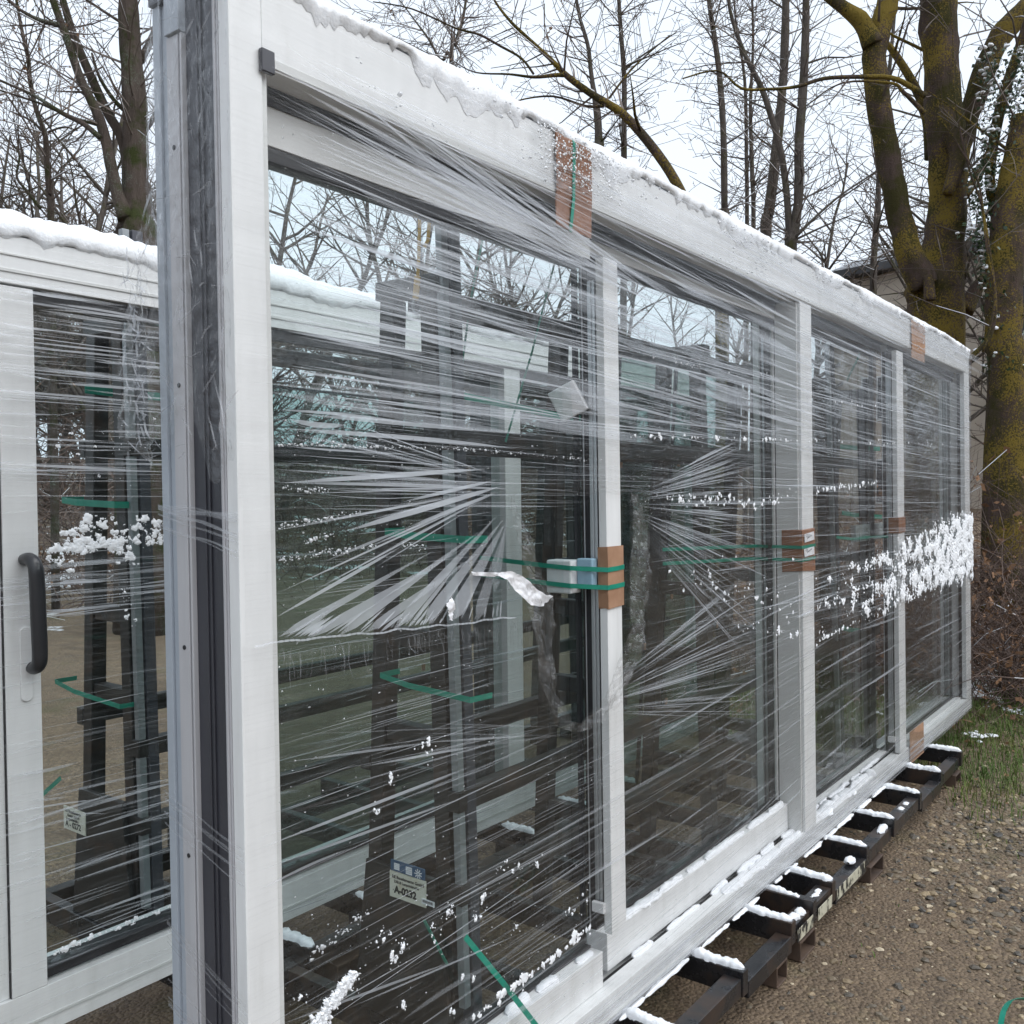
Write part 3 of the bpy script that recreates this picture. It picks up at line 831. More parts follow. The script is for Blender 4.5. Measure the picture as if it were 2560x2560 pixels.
# signs on the end plates (face -X)
def sign(parent, xa, y_left, z_top, w, hgt, lines, big, sticker=True):
    """plate in the Y-Z plane; y_left is the picture-left (larger y) edge"""
    ox, oy, oz = parent.location
    e = MB().box(-0.003, 0.0, -w, 0, -hgt, 0)
    e.v = [(v[0] + xa - ox, v[1] + y_left - oy, v[2] + z_top - oz) for v in e.v]
    p = e.build('sign_plate', M['sign'], parent)
    # text frame: x -> -Y, y -> Z, facing -X
    def T(yo, zo):
        m = Matrix(((0, 0, -1, xa - 0.0034 - ox), (-1, 0, 0, y_left - yo - oy), (0, 1, 0, z_top - zo - oz), (0, 0, 0, 1)))
        return m
    for (s, sz, yo, zo, bold) in lines:
        text('lettering', s, sz, T(yo, zo), M['ink'], p, bold)
    if sticker:
        e = MB().box(-0.0032, 0.0, -w * 0.97, -0.004, 0.002, hgt * 0.44)
        e.v = [(v[0] + xa - ox, v[1] + y_left - oy, v[2] + z_top - oz) for v in e.v]
        q = e.build('sticker', M['signblue'], parent)
        for (a, b, z0, z1) in ((0.13, 0.28, 0.10, 0.36), (0.46, 0.63, 0.06, 0.36)):
            for i in range(4):
                zz0 = hgt * (z0 + (z1 - z0) * i / 4)
                zz1 = hgt * (z0 + (z1 - z0) * (i + 0.82) / 4)
                e = MB().box(-0.0038, -0.0033, -w * b, -w * a, zz0, zz1)
                e.v = [(v[0] + xa - ox, v[1] + y_left - oy, v[2] + z_top - oz) for v in e.v]
                e.build('print_field', M['paper'], q)
        star = MB()
        for i in range(9):
            t = 2 * pi * i / 9
            cy_, cz_ = -w * 0.80, hgt * 0.20
            star.quad((-0.0036, cy_ + 0.003 * cos(t + .5), cz_ + 0.003 * sin(t + .5)), (-0.0036, cy_ + 0.014 * cos(t + .1), cz_ + 0.014 * sin(t + .1)),
                      (-0.0036, cy_ + 0.015 * cos(t - .1), cz_ + 0.015 * sin(t - .1)), (-0.0036, cy_ + 0.003 * cos(t - .5), cz_ + 0.003 * sin(t - .5)))
        star.v = [(v[0] + xa - ox, v[1] + y_left - oy, v[2] + z_top - oz) for v in star.v]
        star.build('star_print', M['paper'], q)
        e = MB().box(-0.0045, -0.0031, -w * 1.24, -w * 0.90, -hgt * 0.86, -hgt * 0.66)
        e.v = [(v[0] + xa - ox, v[1] + y_left - oy, v[2] + z_top - oz) for v in e.v]
        t = e.build('barcode_tag', M['paper'], parent)
        rg = random.Random(4)
        bars = MB()
        yy = 0.93
        while yy < 1.20:
            ww = rg.uniform(0.004, 0.014)
            bars.box(-0.0049, -0.0046, -w * (yy + ww), -w * yy, -hgt * 0.80, -hgt * 0.70)
            yy += ww + rg.uniform(0.005, 0.014)
        bars.v = [(v[0] + xa - ox, v[1] + y_left - oy, v[2] + z_top - oz) for v in bars.v]
        bars.build('barcode', M['ink'], t)
    return p
def plane_x(px, py, X):
    d = ray(px, py)
    t = (X - CAM.x) / d.x
    return CAM + d * t
xa = 2.06 - 0.052
pl, pr = plane_x(976, 2174, xa), plane_x(1066, 2206, xa)
pb = plane_x(976, 2238, xa)
w, hg = pl.y - pr.y, pl.z - pb.z
sign(rackA, xa, pl.y, pl.z, w, hg, [('RE Bauelemente GmbH', w * 0.092, w * 0.07, hg * 0.25, 0.0003), ('33818 Leopoldshöhe', w * 0.082, w * 0.12, hg * 0.42, 0.0002),
                                    ('-', w * 0.09, w * 0.09, hg * 0.74, 0.0003), ('A-0232', w * 0.205, w * 0.135, hg * 0.80, 0.0014)], True)
xa = 1.84 - 0.052
pl, pr = plane_x(161, 2012, xa), plane_x(215, 2040, xa)
pb = plane_x(161, 2068, xa)
w, hg = pl.y - pr.y, pl.z - pb.z
sign(rackB, xa, pl.y, pl.z, w, hg, [('RE Bauelemente', w * 0.11, w * 0.08, hg * 0.24, 0.0004), ('GmbH 33818', w * 0.10, w * 0.18, hg * 0.42, 0.0004),
                                    ('Leopoldshöhe', w * 0.10, w * 0.12, hg * 0.57, 0.0004), ('A - 0272', w * 0.20, w * 0.09, hg * 0.86, 0.0008)], False, sticker=False)

# worn stencil strip on the front rail
def worn_label():
    mb = MB()
    a, b = 3.62, 4.18
    x, first = a, True
    st = MB()
    for (p, q) in ((3.36, 3.52), (3.58, 3.74), (3.80, 4.16)):
        st.box(p - 2.02, q - 2.02, 1.25 - 1.885 - 0.0385, 1.25 - 1.885 - 0.0370, 0.092, 0.138)
    st.build('stencil_strip', M['worn'], rackA)
worn_label()

# insulating glass sheets leaning on the far side of the rack
def glass_sheet(x0, x1, z0, z1, yb, yt, t, label):
    ang = math.atan2(yb - yt, z1 - z0)
    m = Matrix.Translation((x0, yb, z0)) @ Matrix.Rotation(ang, 4, 'X')
    r = empty('glass_sheet', m)
    tag(r, label, 'glass', 'insulating glass sheets on the racks')
    L = (z1 - z0) / cos(ang)
    B('pane', M['sheetglass'], r, (0, x1 - x0, 0, 0.006, 0, L), (0, x1 - x0, t - 0.006, t, 0, L), bevel=0)
    B('edge_seal', M['rubber'], r, (0.003, 0.012, 0.0065, t - 0.0065, 0.003, L - 0.003), (x1 - x0 - 0.012, x1 - x0 - 0.003, 0.0065, t - 0.0065, 0.003, L - 0.003),
      (0.013, x1 - x0 - 0.013, 0.0065, t - 0.0065, 0.003, 0.012), (0.013, x1 - x0 - 0.013, 0.0065, t - 0.0065, L - 0.012, L - 0.003), bevel=0)
    for (u, v) in ((0.06, 0.76), (0.06, 0.45), (0.06, 0.2), (0.92, 0.7), (0.9, 0.35)):
        B('cork_spacer', M['cardboard'], r, (u * (x1 - x0), u * (x1 - x0) + 0.02, -0.005, -0.0003, v * L, v * L + 0.03), bevel=0)
    return r
glass_sheet(3.66, 4.03, 0.24, 2.32, 2.23, 2.12, 0.03, 'green tinted glass sheet with cork spacers, between the two elements near the centre post')
glass_sheet(1.98, 3.34, 0.26, 2.12, 2.90, 2.86, 0.03, 'wide green tinted glass sheet standing behind the lower rear element')
glass_sheet(4.20, 4.86, 0.24, 2.34, 2.23, 2.12, 0.03, 'narrower green tinted glass sheet right behind the centre post of the front element')
#PART3
# ------------------------------------------------------------------ stretch film on the front element
FR = random.Random(11)
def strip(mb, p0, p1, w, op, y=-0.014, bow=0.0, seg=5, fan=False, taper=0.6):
    """one thin fold of film, its sheen painted by opacity, from p0 to p1 (x, z in the element's front plane)"""
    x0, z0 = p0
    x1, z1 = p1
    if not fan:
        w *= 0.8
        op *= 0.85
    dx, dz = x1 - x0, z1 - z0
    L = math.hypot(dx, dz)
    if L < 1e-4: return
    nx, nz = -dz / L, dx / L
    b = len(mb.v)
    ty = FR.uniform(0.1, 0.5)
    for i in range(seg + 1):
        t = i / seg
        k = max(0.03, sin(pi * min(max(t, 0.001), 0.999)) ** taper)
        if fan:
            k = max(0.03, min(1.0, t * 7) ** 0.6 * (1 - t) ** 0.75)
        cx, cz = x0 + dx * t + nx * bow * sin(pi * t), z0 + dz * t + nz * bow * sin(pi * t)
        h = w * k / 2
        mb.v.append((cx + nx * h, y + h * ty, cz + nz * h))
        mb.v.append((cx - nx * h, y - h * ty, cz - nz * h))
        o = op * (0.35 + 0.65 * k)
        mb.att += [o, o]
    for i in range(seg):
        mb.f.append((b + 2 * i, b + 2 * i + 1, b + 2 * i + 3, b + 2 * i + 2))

def film_grid(fn, nu, nv, ripple, seed, y=-0.010, thick=0.0):
    mb = MB()
    for j in range(nv + 1):
        for i in range(nu + 1):
            x, z = fn(i / nu, j / nv)
            yy = y + ripple * noise.noise((x * 0.9 + seed, z * 22, seed)) + ripple * 0.5 * noise.noise((x * 4, z * 6, seed + 5))
            mb.v.append((x, yy, z))
    for j in range(nv):
        for i in range(nu):
            a = j * (nu + 1) + i
            mb.f.append((a, a + 1, a + nu + 2, a + nu + 1))
    return mb

film1 = empty('stretch_film', E1)
tag(film1, 'clear stretch film with a big torn hole, wound round the tall front element', 'plastic film')
P1, P2, P3 = e1(1262, 1238), e1(1572, 1238), e1(1505, 1752)
EL, ER = e1(693, 1602), e1(1250, 1548)
lerp = lambda a, b, t: a + (b - a) * t
def pl_interp(tab, v):
    for (a, b), (c, d) in zip(tab, tab[1:]):
        if v <= c:
            return lerp(b, d, (v - a) / (c - a) if c > a else 0)
    return tab[-1][1]

# upper sheet, above the hole
film_grid(lambda u, v: (lerp(XL - 0.004, P2[0], u), lerp(P1[1] - 0.006 * noise.noise((u * 14, 2, 1)), H1 + 0.004, v)), 60, 150, 0.004, 1).build('film_sheet', M['film'], film1, smooth=True)
# right-hand sheet, edge of the hole as its left border
hole_r = [(0.0, P3[0] - 0.5), (P3[1] - 0.12, P3[0] - 0.35), (P3[1], P3[0] + 0.01)] + [(z, x) for (x, z) in (e1(1535, 1690), e1(1562, 1630), e1(1588, 1500), e1(1580, 1380), e1(1572, 1238))] + [(2.6, P2[0])]
film_grid(lambda u, v: (lerp(pl_interp(hole_r, v * (H1 + 0.004)) + 0.008 * noise.noise((3, v * 30, 2)), XR + 0.004, u), v * (H1 + 0.004)), 90, 190, 0.004, 2).build('film_sheet', M['film'], film1, smooth=True)
# lower left sheet
hole_l = [(0.0, P3[0] - 0.5), (P3[1] - 0.12, P3[0] - 0.36)] + [(z, x) for (x, z) in (e1(1400, 1800), e1(1352, 1700), e1(1362, 1580))] + [(2.0, ER[0] + 0.08)]
film_grid(lambda u, v: (lambda z: (lerp(XL - 0.004, pl_interp(hole_l, z) + 0.006 * noise.noise((7, z * 40, 2)), u), z))(v * lerp(EL[1], ER[1], u)), 50, 120, 0.004, 3, y=-0.0125).build('film_sheet', M['film'], film1, smooth=True)
# the fan pulled towards the upper corner of the hole
def fan_edge(b):
    # left jamb downwards, then along the ruffled edge to the right
    if b < 0.42:
        t = b / 0.42
        return (XL, lerp(P1[1], EL[1], t))
    t = (b - 0.42) / 0.58
    return (lerp(XL, ER[0], t), lerp(EL[1], ER[1], t))
film_grid(lambda u, v: (lambda e: (lerp(e[0], P1[0], u), lerp(e[1], P1[1], u)))(fan_edge(v)), 24, 120, 0.003, 4, y=-0.0155).build('film_fan', M['film'], film1, smooth=True)

pl = MB()
# -- film lines above the hole and over the right-hand bays: bundles running along the element
bund = [(lerp(1.45, 2.36, FR.random() ** 0.85)) for _ in range(46)]
for zc in bund:
    nb = FR.randint(5, 14)
    slope = -0.018 * FR.random() - 0.012 * max(0, zc - 1.9) / 0.4
    for _ in range(nb):
        L = FR.uniform(0.25, 1.9)
        xs = FR.uniform(XL, XR - 0.2)
        xe = min(XR, xs + L)
        z = zc + FR.gauss(0, 0.014) + slope * (xs - 3)
        if xs < P2[0] and z < P1[1] + 0.004: continue
        strip(pl, (xs, z), (xe, z + slope * (xe - xs) + FR.gauss(0, 0.004)), min(0.012, FR.lognormvariate(-6.2, 0.8)), FR.uniform(0.12, 0.6), bow=FR.gauss(0, 0.004))
# -- the pale veil close under the head over the first bays
for _ in range(230):
    xs = FR.uniform(XL + 0.05, 4.2)
    z = FR.uniform(1.72, 2.33)
    L = FR.uniform(0.2, 1.0)
    strip(pl, (xs, z), (xs + L, z - 0.06 * L + FR.gauss(0, 0.006)), min(0.026, FR.lognormvariate(-5.7, 0.9)), FR.uniform(0.08, 0.5), y=-0.016, bow=FR.gauss(0, 0.003))
for _ in range(70):
    xs = FR.uniform(XL + 0.08, 1.9)
    z = 2.36 - 0.10 * (xs - XL)
    L = FR.uniform(0.3, 1.1)
    strip(pl, (xs, z + FR.uniform(-0.14, 0.05)), (xs + L, z - 0.15 * L + FR.uniform(-0.05, 0.03)), FR.uniform(0.003, 0.016), FR.uniform(0.15, 0.5), y=-0.016)
# -- broad faint veils over the upper part of the first bays
for _ in range(34):
    xs = FR.uniform(XL + 0.06, 3.4)
    z = FR.uniform(1.72, 2.22)
    L = FR.uniform(0.4, 1.1)
    strip(pl, (xs, z), (xs + L, z - 0.05 * L + FR.gauss(0, 0.008)), FR.uniform(0.02, 0.06), FR.uniform(0.06, 0.2), y=-0.017, bow=FR.gauss(0, 0.006), seg=8)
# -- lines leaving the left jamb in the upper half
for _ in range(190):
    xs = XL + 0.075 + abs(FR.gauss(0, 0.18))
    z = FR.uniform(1.50, 2.38)
    L = FR.uniform(0.15, 0.8)
    sl_ = -0.02 - 0.10 * max(0, (z - 1.9) / 0.45) * FR.random()
    strip(pl, (xs, z), (xs + L, z + sl_ * L), min(0.014, FR.lognormvariate(-6.0, 0.9)), FR.uniform(0.12, 0.6), y=-0.016, bow=FR.gauss(0, 0.003))
# -- hair-fine lines everywhere
for _ in range(2600):
    xs = FR.uniform(XL, XR - 0.1)
    z = FR.uniform(0.1, 2.33)
    if P1[0] - 0.05 < xs < P2[0] and 0.8 < z < P1[1] + 0.01: continue
    xe = xs + FR.uniform(0.08, 0.6)
    if xs < P1[0] and 0.85 < z < P1[1]: xe = min(xe, P1[0] - 0.05)
    if xe > XR: continue
    sl_ = -0.03 if z > 1.5 else 0.01
    strip(pl, (xs, z), (xe, z + sl_ * (xe - xs) + FR.gauss(0, 0.004)), FR.uniform(0.0005, 0.0016), FR.uniform(0.15, 0.55), y=-0.0145, bow=FR.gauss(0, 0.002), seg=3)
# -- lines of the right bays at all heights
for _ in range(560):
    xs = FR.uniform(2.6, XR - 0.2)
    z = FR.uniform(0.95, 2.32)
    L = FR.uniform(0.15, 1.3)
    xe = min(XR, xs + L)
    strip(pl, (xs, z), (xe, z - 0.02 * (xe - xs) + FR.gauss(0, 0.003)), min(0.014, FR.lognormvariate(-6.1, 0.6)), FR.uniform(0.12, 0.48), bow=FR.gauss(0, 0.003))
# -- fine wind lines of the lower zone
for _ in range(470):
    xs = FR.uniform(XL, XR - 0.3)
    z = 0.02 + 1.15 * FR.random() ** 1.1
    if XL < xs < 2.5 and z > 0.80 and xs > 1.9: continue
    L = FR.uniform(0.2, 1.2)
    xe = min(XR, xs + L)
    if xs < P3[0] and z > 0.84: xe = min(xe, 1.9)
    sl = FR.gauss(0.02, 0.03) if xs < 2.4 else 0.06 + FR.gauss(0, 0.02)
    if xs > 4.1: sl = 0.01 + FR.gauss(0, 0.02)
    strip(pl, (xs, z), (xe, z + sl * (xe - xs)), min(0.012, FR.lognormvariate(-6.2, 0.8)), FR.uniform(0.08, 0.45), bow=FR.gauss(0, 0.005))
# -- upper rays of the fan, from the left jamb to the corner of the hole
for i in range(34):
    b = FR.uniform(-0.35, 0.42)
    z0 = lerp(P1[1], EL[1], b / 0.42)
    t0 = FR.uniform(0.0, 0.5)
    p0 = (lerp(XL, P1[0], t0), lerp(z0, P1[1] + 0.02, t0))
    t1 = FR.uniform(t0 + 0.3, 0.98)
    p1 = (lerp(XL, P1[0], t1), lerp(z0, P1[1] + 0.02 + 0.05 * max(0, -b), t1))
    strip(pl, p0, p1, FR.uniform(0.002, 0.008), FR.uniform(0.12, 0.5), y=-0.018)
for (ax, ay, bx, by, w, op) in ((695, 1208, 1215, 1172, .013, .55), (1000, 1255, 1235, 1200, .010, .55), (850, 1330, 1250, 1215, .016, .6), (1010, 1320, 1245, 1228, .011, .5), (740, 1035, 1230, 1080, .012, .5)):
    strip(pl, e1(ax, ay), e1(bx, by), w, op, y=-0.019)
# -- sky reflections painted as broad flat pleats fanning down to the ruffled edge
for i, (ex, ey, sx, sy, w, op) in enumerate((
        (690, 1592, 1075, 1378, .022, .62), (760, 1596, 1150, 1372, .026, .60), (838, 1590, 1190, 1330, .026, .58), (905, 1582, 1195, 1380, .028, .55),
        (975, 1576, 1235, 1290, .034, .58), (1050, 1562, 1250, 1300, .040, .55), (1120, 1552, 1255, 1310, .052, .55), (1185, 1552, 1258, 1320, .050, .42), (1230, 1480, 1262, 1290, .030, .34))):
    a, c = e1(ex, ey), e1(sx, sy)
    strip(pl, a, c, w * 0.80, op * 0.74, y=-0.020, fan=True, seg=10)
    # narrower companions and the fine teeth along the edge
    for _ in range(1):
        a2 = e1(ex + FR.uniform(10, 60), ey + FR.uniform(-6, 4))
        k = FR.uniform(0.08, 0.5)
        strip(pl, a2, (lerp(a2[0], c[0], k), lerp(a2[1], c[1], k)), FR.uniform(0.003, 0.010), FR.uniform(0.25, 0.6), y=-0.021)
for i in range(40):
    t = FR.random()
    a2 = (lerp(EL[0], ER[0], t), lerp(EL[1], ER[1], t) + 0.004)
    k = FR.uniform(0.04, 0.16)
    strip(pl, a2, (lerp(a2[0], P1[0], k), lerp(a2[1], P1[1], k)), FR.uniform(0.002, 0.007), FR.uniform(0.25, 0.7), y=-0.021)
# -- ruffled edge
for i in range(60):
    t0, t1 = i / 60, (i + 1.25) / 60
    zf = lambda t: lerp(EL[1], ER[1], t) + 0.006 * noise.noise((t * 18, 0.3, 2))
    strip(pl, (lerp(EL[0] - 0.06, ER[0] + 0.05, t0), zf(t0)), (lerp(EL[0] - 0.06, ER[0] + 0.05, t1), zf(t1)), 0.005, 0.55, y=-0.022, taper=0.2)
for i in range(130):
    t = FR.random()
    x, z = lerp(EL[0], ER[0] + 0.12, t), lerp(EL[1], ER[1], t) - 0.01
    strip(pl, (x, z), (x + FR.gauss(0, 0.012), z - FR.uniform(0.02, 0.10)), FR.uniform(0.001, 0.004), FR.uniform(0.1, 0.3), y=-0.022, bow=FR.gauss(0, 0.006))
# -- fan to the right of the hole
for i in range(130):
    py = FR.uniform(1060, 1680)
    e = e1(FR.uniform(1860, 1960), py)
    s0 = (P2[0] + 0.02, P2[1] - 0.03 + 0.05 * (1300 - py) / 300)
    t0, t1 = sorted((FR.uniform(0.02, 0.5), FR.uniform(0.35, 1.0)))
    strip(pl, (lerp(s0[0], e[0], t0), lerp(s0[1], e[1], t0)), (lerp(s0[0], e[0], t1), lerp(s0[1], e[1], t1)), FR.uniform(0.0015, 0.007), FR.uniform(0.15, 0.5), y=-0.018)
# -- fan rising from the foot of the hole
for i in range(85):
    py = FR.uniform(1410, 1800)
    e = e1(FR.uniform(1840, 1990), py)
    t0, t1 = sorted((FR.uniform(0.0, 0.4), FR.uniform(0.3, 1.0)))
    s0 = (P3[0] + 0.0, P3[1] + 0.05 * (1600 - py) / 300)
    strip(pl, (lerp(s0[0], e[0], t0), lerp(s0[1], e[1], t0)), (lerp(s0[0], e[0], t1), lerp(s0[1], e[1], t1)), FR.uniform(0.0012, 0.0055), FR.uniform(0.12, 0.45), y=-0.018)
for i in range(10):                  # lines gathered below the hole, towards the left
    a = e1(FR.uniform(700, 1150), FR.uniform(1780, 2000))
    c = e1(FR.uniform(1330, 1480), FR.uniform(1800, 1840))
    strip(pl, a, c, FR.uniform(0.0015, 0.005), FR.uniform(0.08, 0.3), y=-0.018)
for (ax, ay, bx, by, w, op) in ((700, 1905, 1110, 1850, .006, .35), (1050, 1855, 1330, 1838, .006, .35), (640, 2120, 1180, 1912, .008, .5), (640, 2175, 1160, 1990, .007, .45), (690, 2560, 1130, 2400, .007, .4),
                                (860, 2520, 1300, 2330, .005, .35), (900, 1915, 1180, 1865, .006, .4)):
    strip(pl, e1(ax, ay), e1(bx, by), w, op, y=-0.019)
# -- film lines across the white boards
for i in range(160):
    z = FR.uniform(H1 - 0.17, H1 - 0.01)
    xs = FR.uniform(XL, XR - 0.4)
    strip(pl, (xs, z), (xs + FR.uniform(0.3, 1.6), z - FR.uniform(0, 0.03)), FR.uniform(0.002, 0.009), FR.uniform(0.1, 0.4), y=-0.015)
    z = FR.uniform(0.0, 0.09)
    strip(pl, (xs, z), (min(XR, xs + FR.uniform(0.3, 1.6)), z + FR.gauss(0, .004)), FR.uniform(0.002, 0.008), FR.uniform(0.1, 0.4), y=-0.015)
o = pl.build('sheen_pleats', M['pleat'], film1, attr='opacity')
o['kind'] = 'stuff'

# the loose rag hanging from the corner of the hole, and the rolled edges
def rag(name, pts_px, mat, y, seed, n=26):
    """crumpled sheet between two picture polylines lying in the element's plane"""
    L_, R_ = pts_px
    def fn(u, v):
        k = v * (len(L_) - 1)
        i = min(int(k), len(L_) - 2)
        a = (lerp(L_[i][0], L_[i + 1][0], k - i), lerp(L_[i][1], L_[i + 1][1], k - i))
        c = (lerp(R_[i][0], R_[i + 1][0], k - i), lerp(R_[i][1], R_[i + 1][1], k - i))
        return e1(lerp(a[0], c[0], u), lerp(a[1], c[1], u))
    mb = film_grid(fn, n, n * 2, 0.0, seed, y=y)
    mb.v = [(x, yy + 0.02 * noise.noise((x * 22, z * 9, seed)) + 0.008 * noise.noise((x * 80, z * 40, seed)), z) for (x, yy, z) in mb.v]
    return mb.build(name, mat, film1, smooth=False)
rag('film_rag', ([(1258, 1236), (1272, 1330), (1290, 1420), (1300, 1500), (1310, 1560), (1330, 1700), (1372, 1790)], [(1268, 1236), (1300, 1330), (1330, 1420), (1362, 1490), (1370, 1570), (1362, 1700), (1410, 1806)]), M['flap'], -0.035, 3)
rag('film_rag', ([(1568, 1236), (1572, 1340), (1560, 1440), (1566, 1560), (1545, 1640), (1490, 1740)], [(1578, 1236), (1610, 1340), (1612, 1440), (1606, 1560), (1580, 1660), (1520, 1775)]), M['flap'], -0.03, 8)
rag('film_rag', ([(1372, 1788), (1400, 1800), (1440, 1806), (1480, 1775), (1520, 1730)], [(1376, 1812), (1404, 1826), (1446, 1828), (1492, 1800), (1535, 1745)]), M['flap'], -0.03, 12, 12)
# crumpled film round the end of the element, open at the bottom
def end_film():
    mb = MB()
    nu, nv = 40, 70
    for j in range(nv + 1):
        for i in range(nu + 1):
            u, v = i / nu, j / nv
            y = lerp(-0.012, 0.245, u)
            zlow = 1.60 + 0.10 * u + 0.05 * noise.noise((u * 5, 1, 4)) - 0.06 * sin(u * 9)
            z = lerp(zlow, H1 + 0.005, v)
            x = XL - 0.014 - 0.010 * noise.noise((y * 18, z * 7, 1)) - 0.006 * noise.noise((y * 60, z * 40, 5))
            mb.v.append((x, y, z))
    for j in range(nv):
        for i in range(nu):
            a = j * (nu + 1) + i
            mb.f.append((a, a + 1, a + nu + 2, a + nu + 1))
    mb.build('film_end_wrap', M['crinkle'], film1, smooth=False)
    # flap blown out behind the end
    mb = MB()
    nu, nv = 26, 50
    for j in range(nv + 1):
        for i in range(nu + 1):
            u, v = i / nu, j / nv
            z = lerp(1.60, 2.06, v) + 0.02 * noise.noise((u * 6, v * 4, 9))
            wid = 0.10 * sin(pi * min(1, v * 1.15 + 0.02)) ** 0.6 + 0.012 + 0.025 * noise.noise((3, v * 9, 2))
            y = 0.238 + wid * u
            x = XL - 0.012 - 0.018 * noise.noise((y * 14, z * 9, 3)) * (1 + u) - 0.012 * noise.noise((y * 50, z * 45, 5))
            mb.v.append((x, y, z))
    for j in range(nv):
        for i in range(nu):
            a = j * (nu + 1) + i
            mb.f.append((a, a + 1, a + nu + 2, a + nu + 1))
    mb.build('film_flap', M['flap'], film1, smooth=False)
    # single wraps lower down the end
    mb = MB()
    for (z0, z1, h) in ((1.50, 1.45, .02), (1.52, 1.50, .006), (0.93, 0.86, .05), (0.70, 0.60, .04), (0.58, 0.50, .05), (0.45, 0.36, .03), (0.30, 0.2, .03)):
        for k in range(6):
            s = FR.uniform(-h, h)
            w = FR.uniform(0.0015, 0.006)
            b = len(mb.v)
            op = FR.uniform(0.08, 0.3)
            for i in range(9):
                t = i / 8
                z = lerp(z1, z0, t) + s + 0.006 * noise.noise((t * 3, k, z0))
                for sg in (1, -1):
                    mb.v.append((XL - 0.011 - 0.003 * sin(pi * t), lerp(-0.012, 0.23, t), z + sg * w / 2))
                    mb.att.append(op)
            for i in range(8):
                mb.f.append((b + 2 * i, b + 2 * i + 1, b + 2 * i + 3, b + 2 * i + 2))
    # creases of the crumpled wrap and flap, bright glints painted as pale strips
    def crease_glint(y0, z0, ang, L, w, op, x):
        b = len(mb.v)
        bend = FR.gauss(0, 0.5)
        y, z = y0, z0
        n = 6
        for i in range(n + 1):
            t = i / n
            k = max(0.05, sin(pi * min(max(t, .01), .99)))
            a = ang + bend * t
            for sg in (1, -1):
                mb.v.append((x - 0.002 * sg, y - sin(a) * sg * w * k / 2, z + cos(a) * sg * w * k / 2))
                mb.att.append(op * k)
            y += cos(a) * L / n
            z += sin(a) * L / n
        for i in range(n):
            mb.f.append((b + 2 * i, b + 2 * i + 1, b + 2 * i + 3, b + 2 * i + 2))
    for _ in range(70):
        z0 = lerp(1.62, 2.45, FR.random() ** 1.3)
        crease_glint(FR.uniform(-0.005, 0.21), z0, FR.choice((FR.gauss(1.3, 0.5), FR.gauss(-0.5, 0.4))), FR.uniform(0.02, 0.09), FR.uniform(0.0004, 0.0011), FR.uniform(0.15, 0.5), XL - 0.022)
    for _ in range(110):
        crease_glint(FR.uniform(0.235, 0.31), FR.uniform(1.62, 2.02), FR.uniform(0, 6.28), FR.uniform(0.01, 0.05), FR.uniform(0.0004, 0.0014), FR.uniform(0.2, 0.6), XL - 0.024)
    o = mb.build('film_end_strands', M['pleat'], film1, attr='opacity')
    o['kind'] = 'stuff'
end_film()

# the torn paper label stuck on the film
def paper_scrap():
    r = empty('paper_label', E1)
    tag(r, 'crumpled torn white paper label on the film beside the hole', 'label')
    for (L_, R_, seed) in (([(1160, 1428), (1200, 1430), (1240, 1430), (1262, 1427), (1290, 1440), (1322, 1468), (1345, 1484), (1364, 1489)],
                            [(1163, 1437), (1200, 1440), (1235, 1441), (1250, 1448), (1268, 1466), (1290, 1494), (1310, 1512), (1345, 1514)], 4),
                           ([(1100, 1512), (1104, 1528), (1107, 1548)], [(1112, 1490), (1121, 1520), (1112, 1549)], 7)):
        def fn(u, v):
            k = v * (len(L_) - 1)
            i = min(int(k), len(L_) - 2)
            a = (lerp(L_[i][0], L_[i + 1][0], k - i), lerp(L_[i][1], L_[i + 1][1], k - i))
            c = (lerp(R_[i][0], R_[i + 1][0], k - i), lerp(R_[i][1], R_[i + 1][1], k - i))
            j = 4 * noise.noise((u * 3, v * 14, seed))
            return e1(lerp(a[0], c[0], u) + j, lerp(a[1], c[1], u) + j)
        mb = film_grid(fn, 12, 48, 0.0, seed, y=-0.032)
        mb.v = [(x, yy + 0.010 * noise.noise((x * 26, z * 30, seed)) + 0.003 * noise.noise((x * 80, z * 80, seed)), z) for (x, yy, z) in mb.v]
        mb.build('paper_scrap', M['paper'], r)
paper_scrap()

# ------------------------------------------------------------------ film on the rear element
film2 = empty('stretch_film', E2)
tag(film2, 'clear stretch film wound round the lower rear element', 'plastic film')
film_grid(lambda u, v: (lerp(0.4, 5.6, u), lerp(-0.02, H2 + 0.004, v)), 90, 150, 0.004, 21).build('film_sheet', M['film'], film2, smooth=True)
pl = MB()
for _ in range(520):
    xs = FR.uniform(0.9, 5.0)
    z = FR.uniform(0.0, H2)
    L = FR.uniform(0.12, 0.9)
    dense = FR.random()
    strip(pl, (xs, z), (xs + L, z + FR.gauss(0, 0.008) - (0.02 if z < 0.7 else 0)), min(0.014, FR.lognormvariate(-5.8, 0.7)), FR.uniform(0.12, 0.5), bow=FR.gauss(0, 0.003))
for _ in range(240):
    xs = FR.uniform(1.15, 1.75)
    z = FR.choice((FR.uniform(1.55, 2.05), FR.uniform(1.15, 1.30), FR.uniform(0.15, 0.75), FR.uniform(1.55, 2.05)))
    L = FR.uniform(0.1, 0.5)
    strip(pl, (xs, z), (xs + L, z + FR.gauss(0, 0.006)), min(0.014, FR.lognormvariate(-5.7, 0.7)), FR.uniform(0.15, 0.55), bow=FR.gauss(0, 0.003))
o = pl.build('sheen_pleats', M['pleat'], film2, attr='opacity')
o['kind'] = 'stuff'
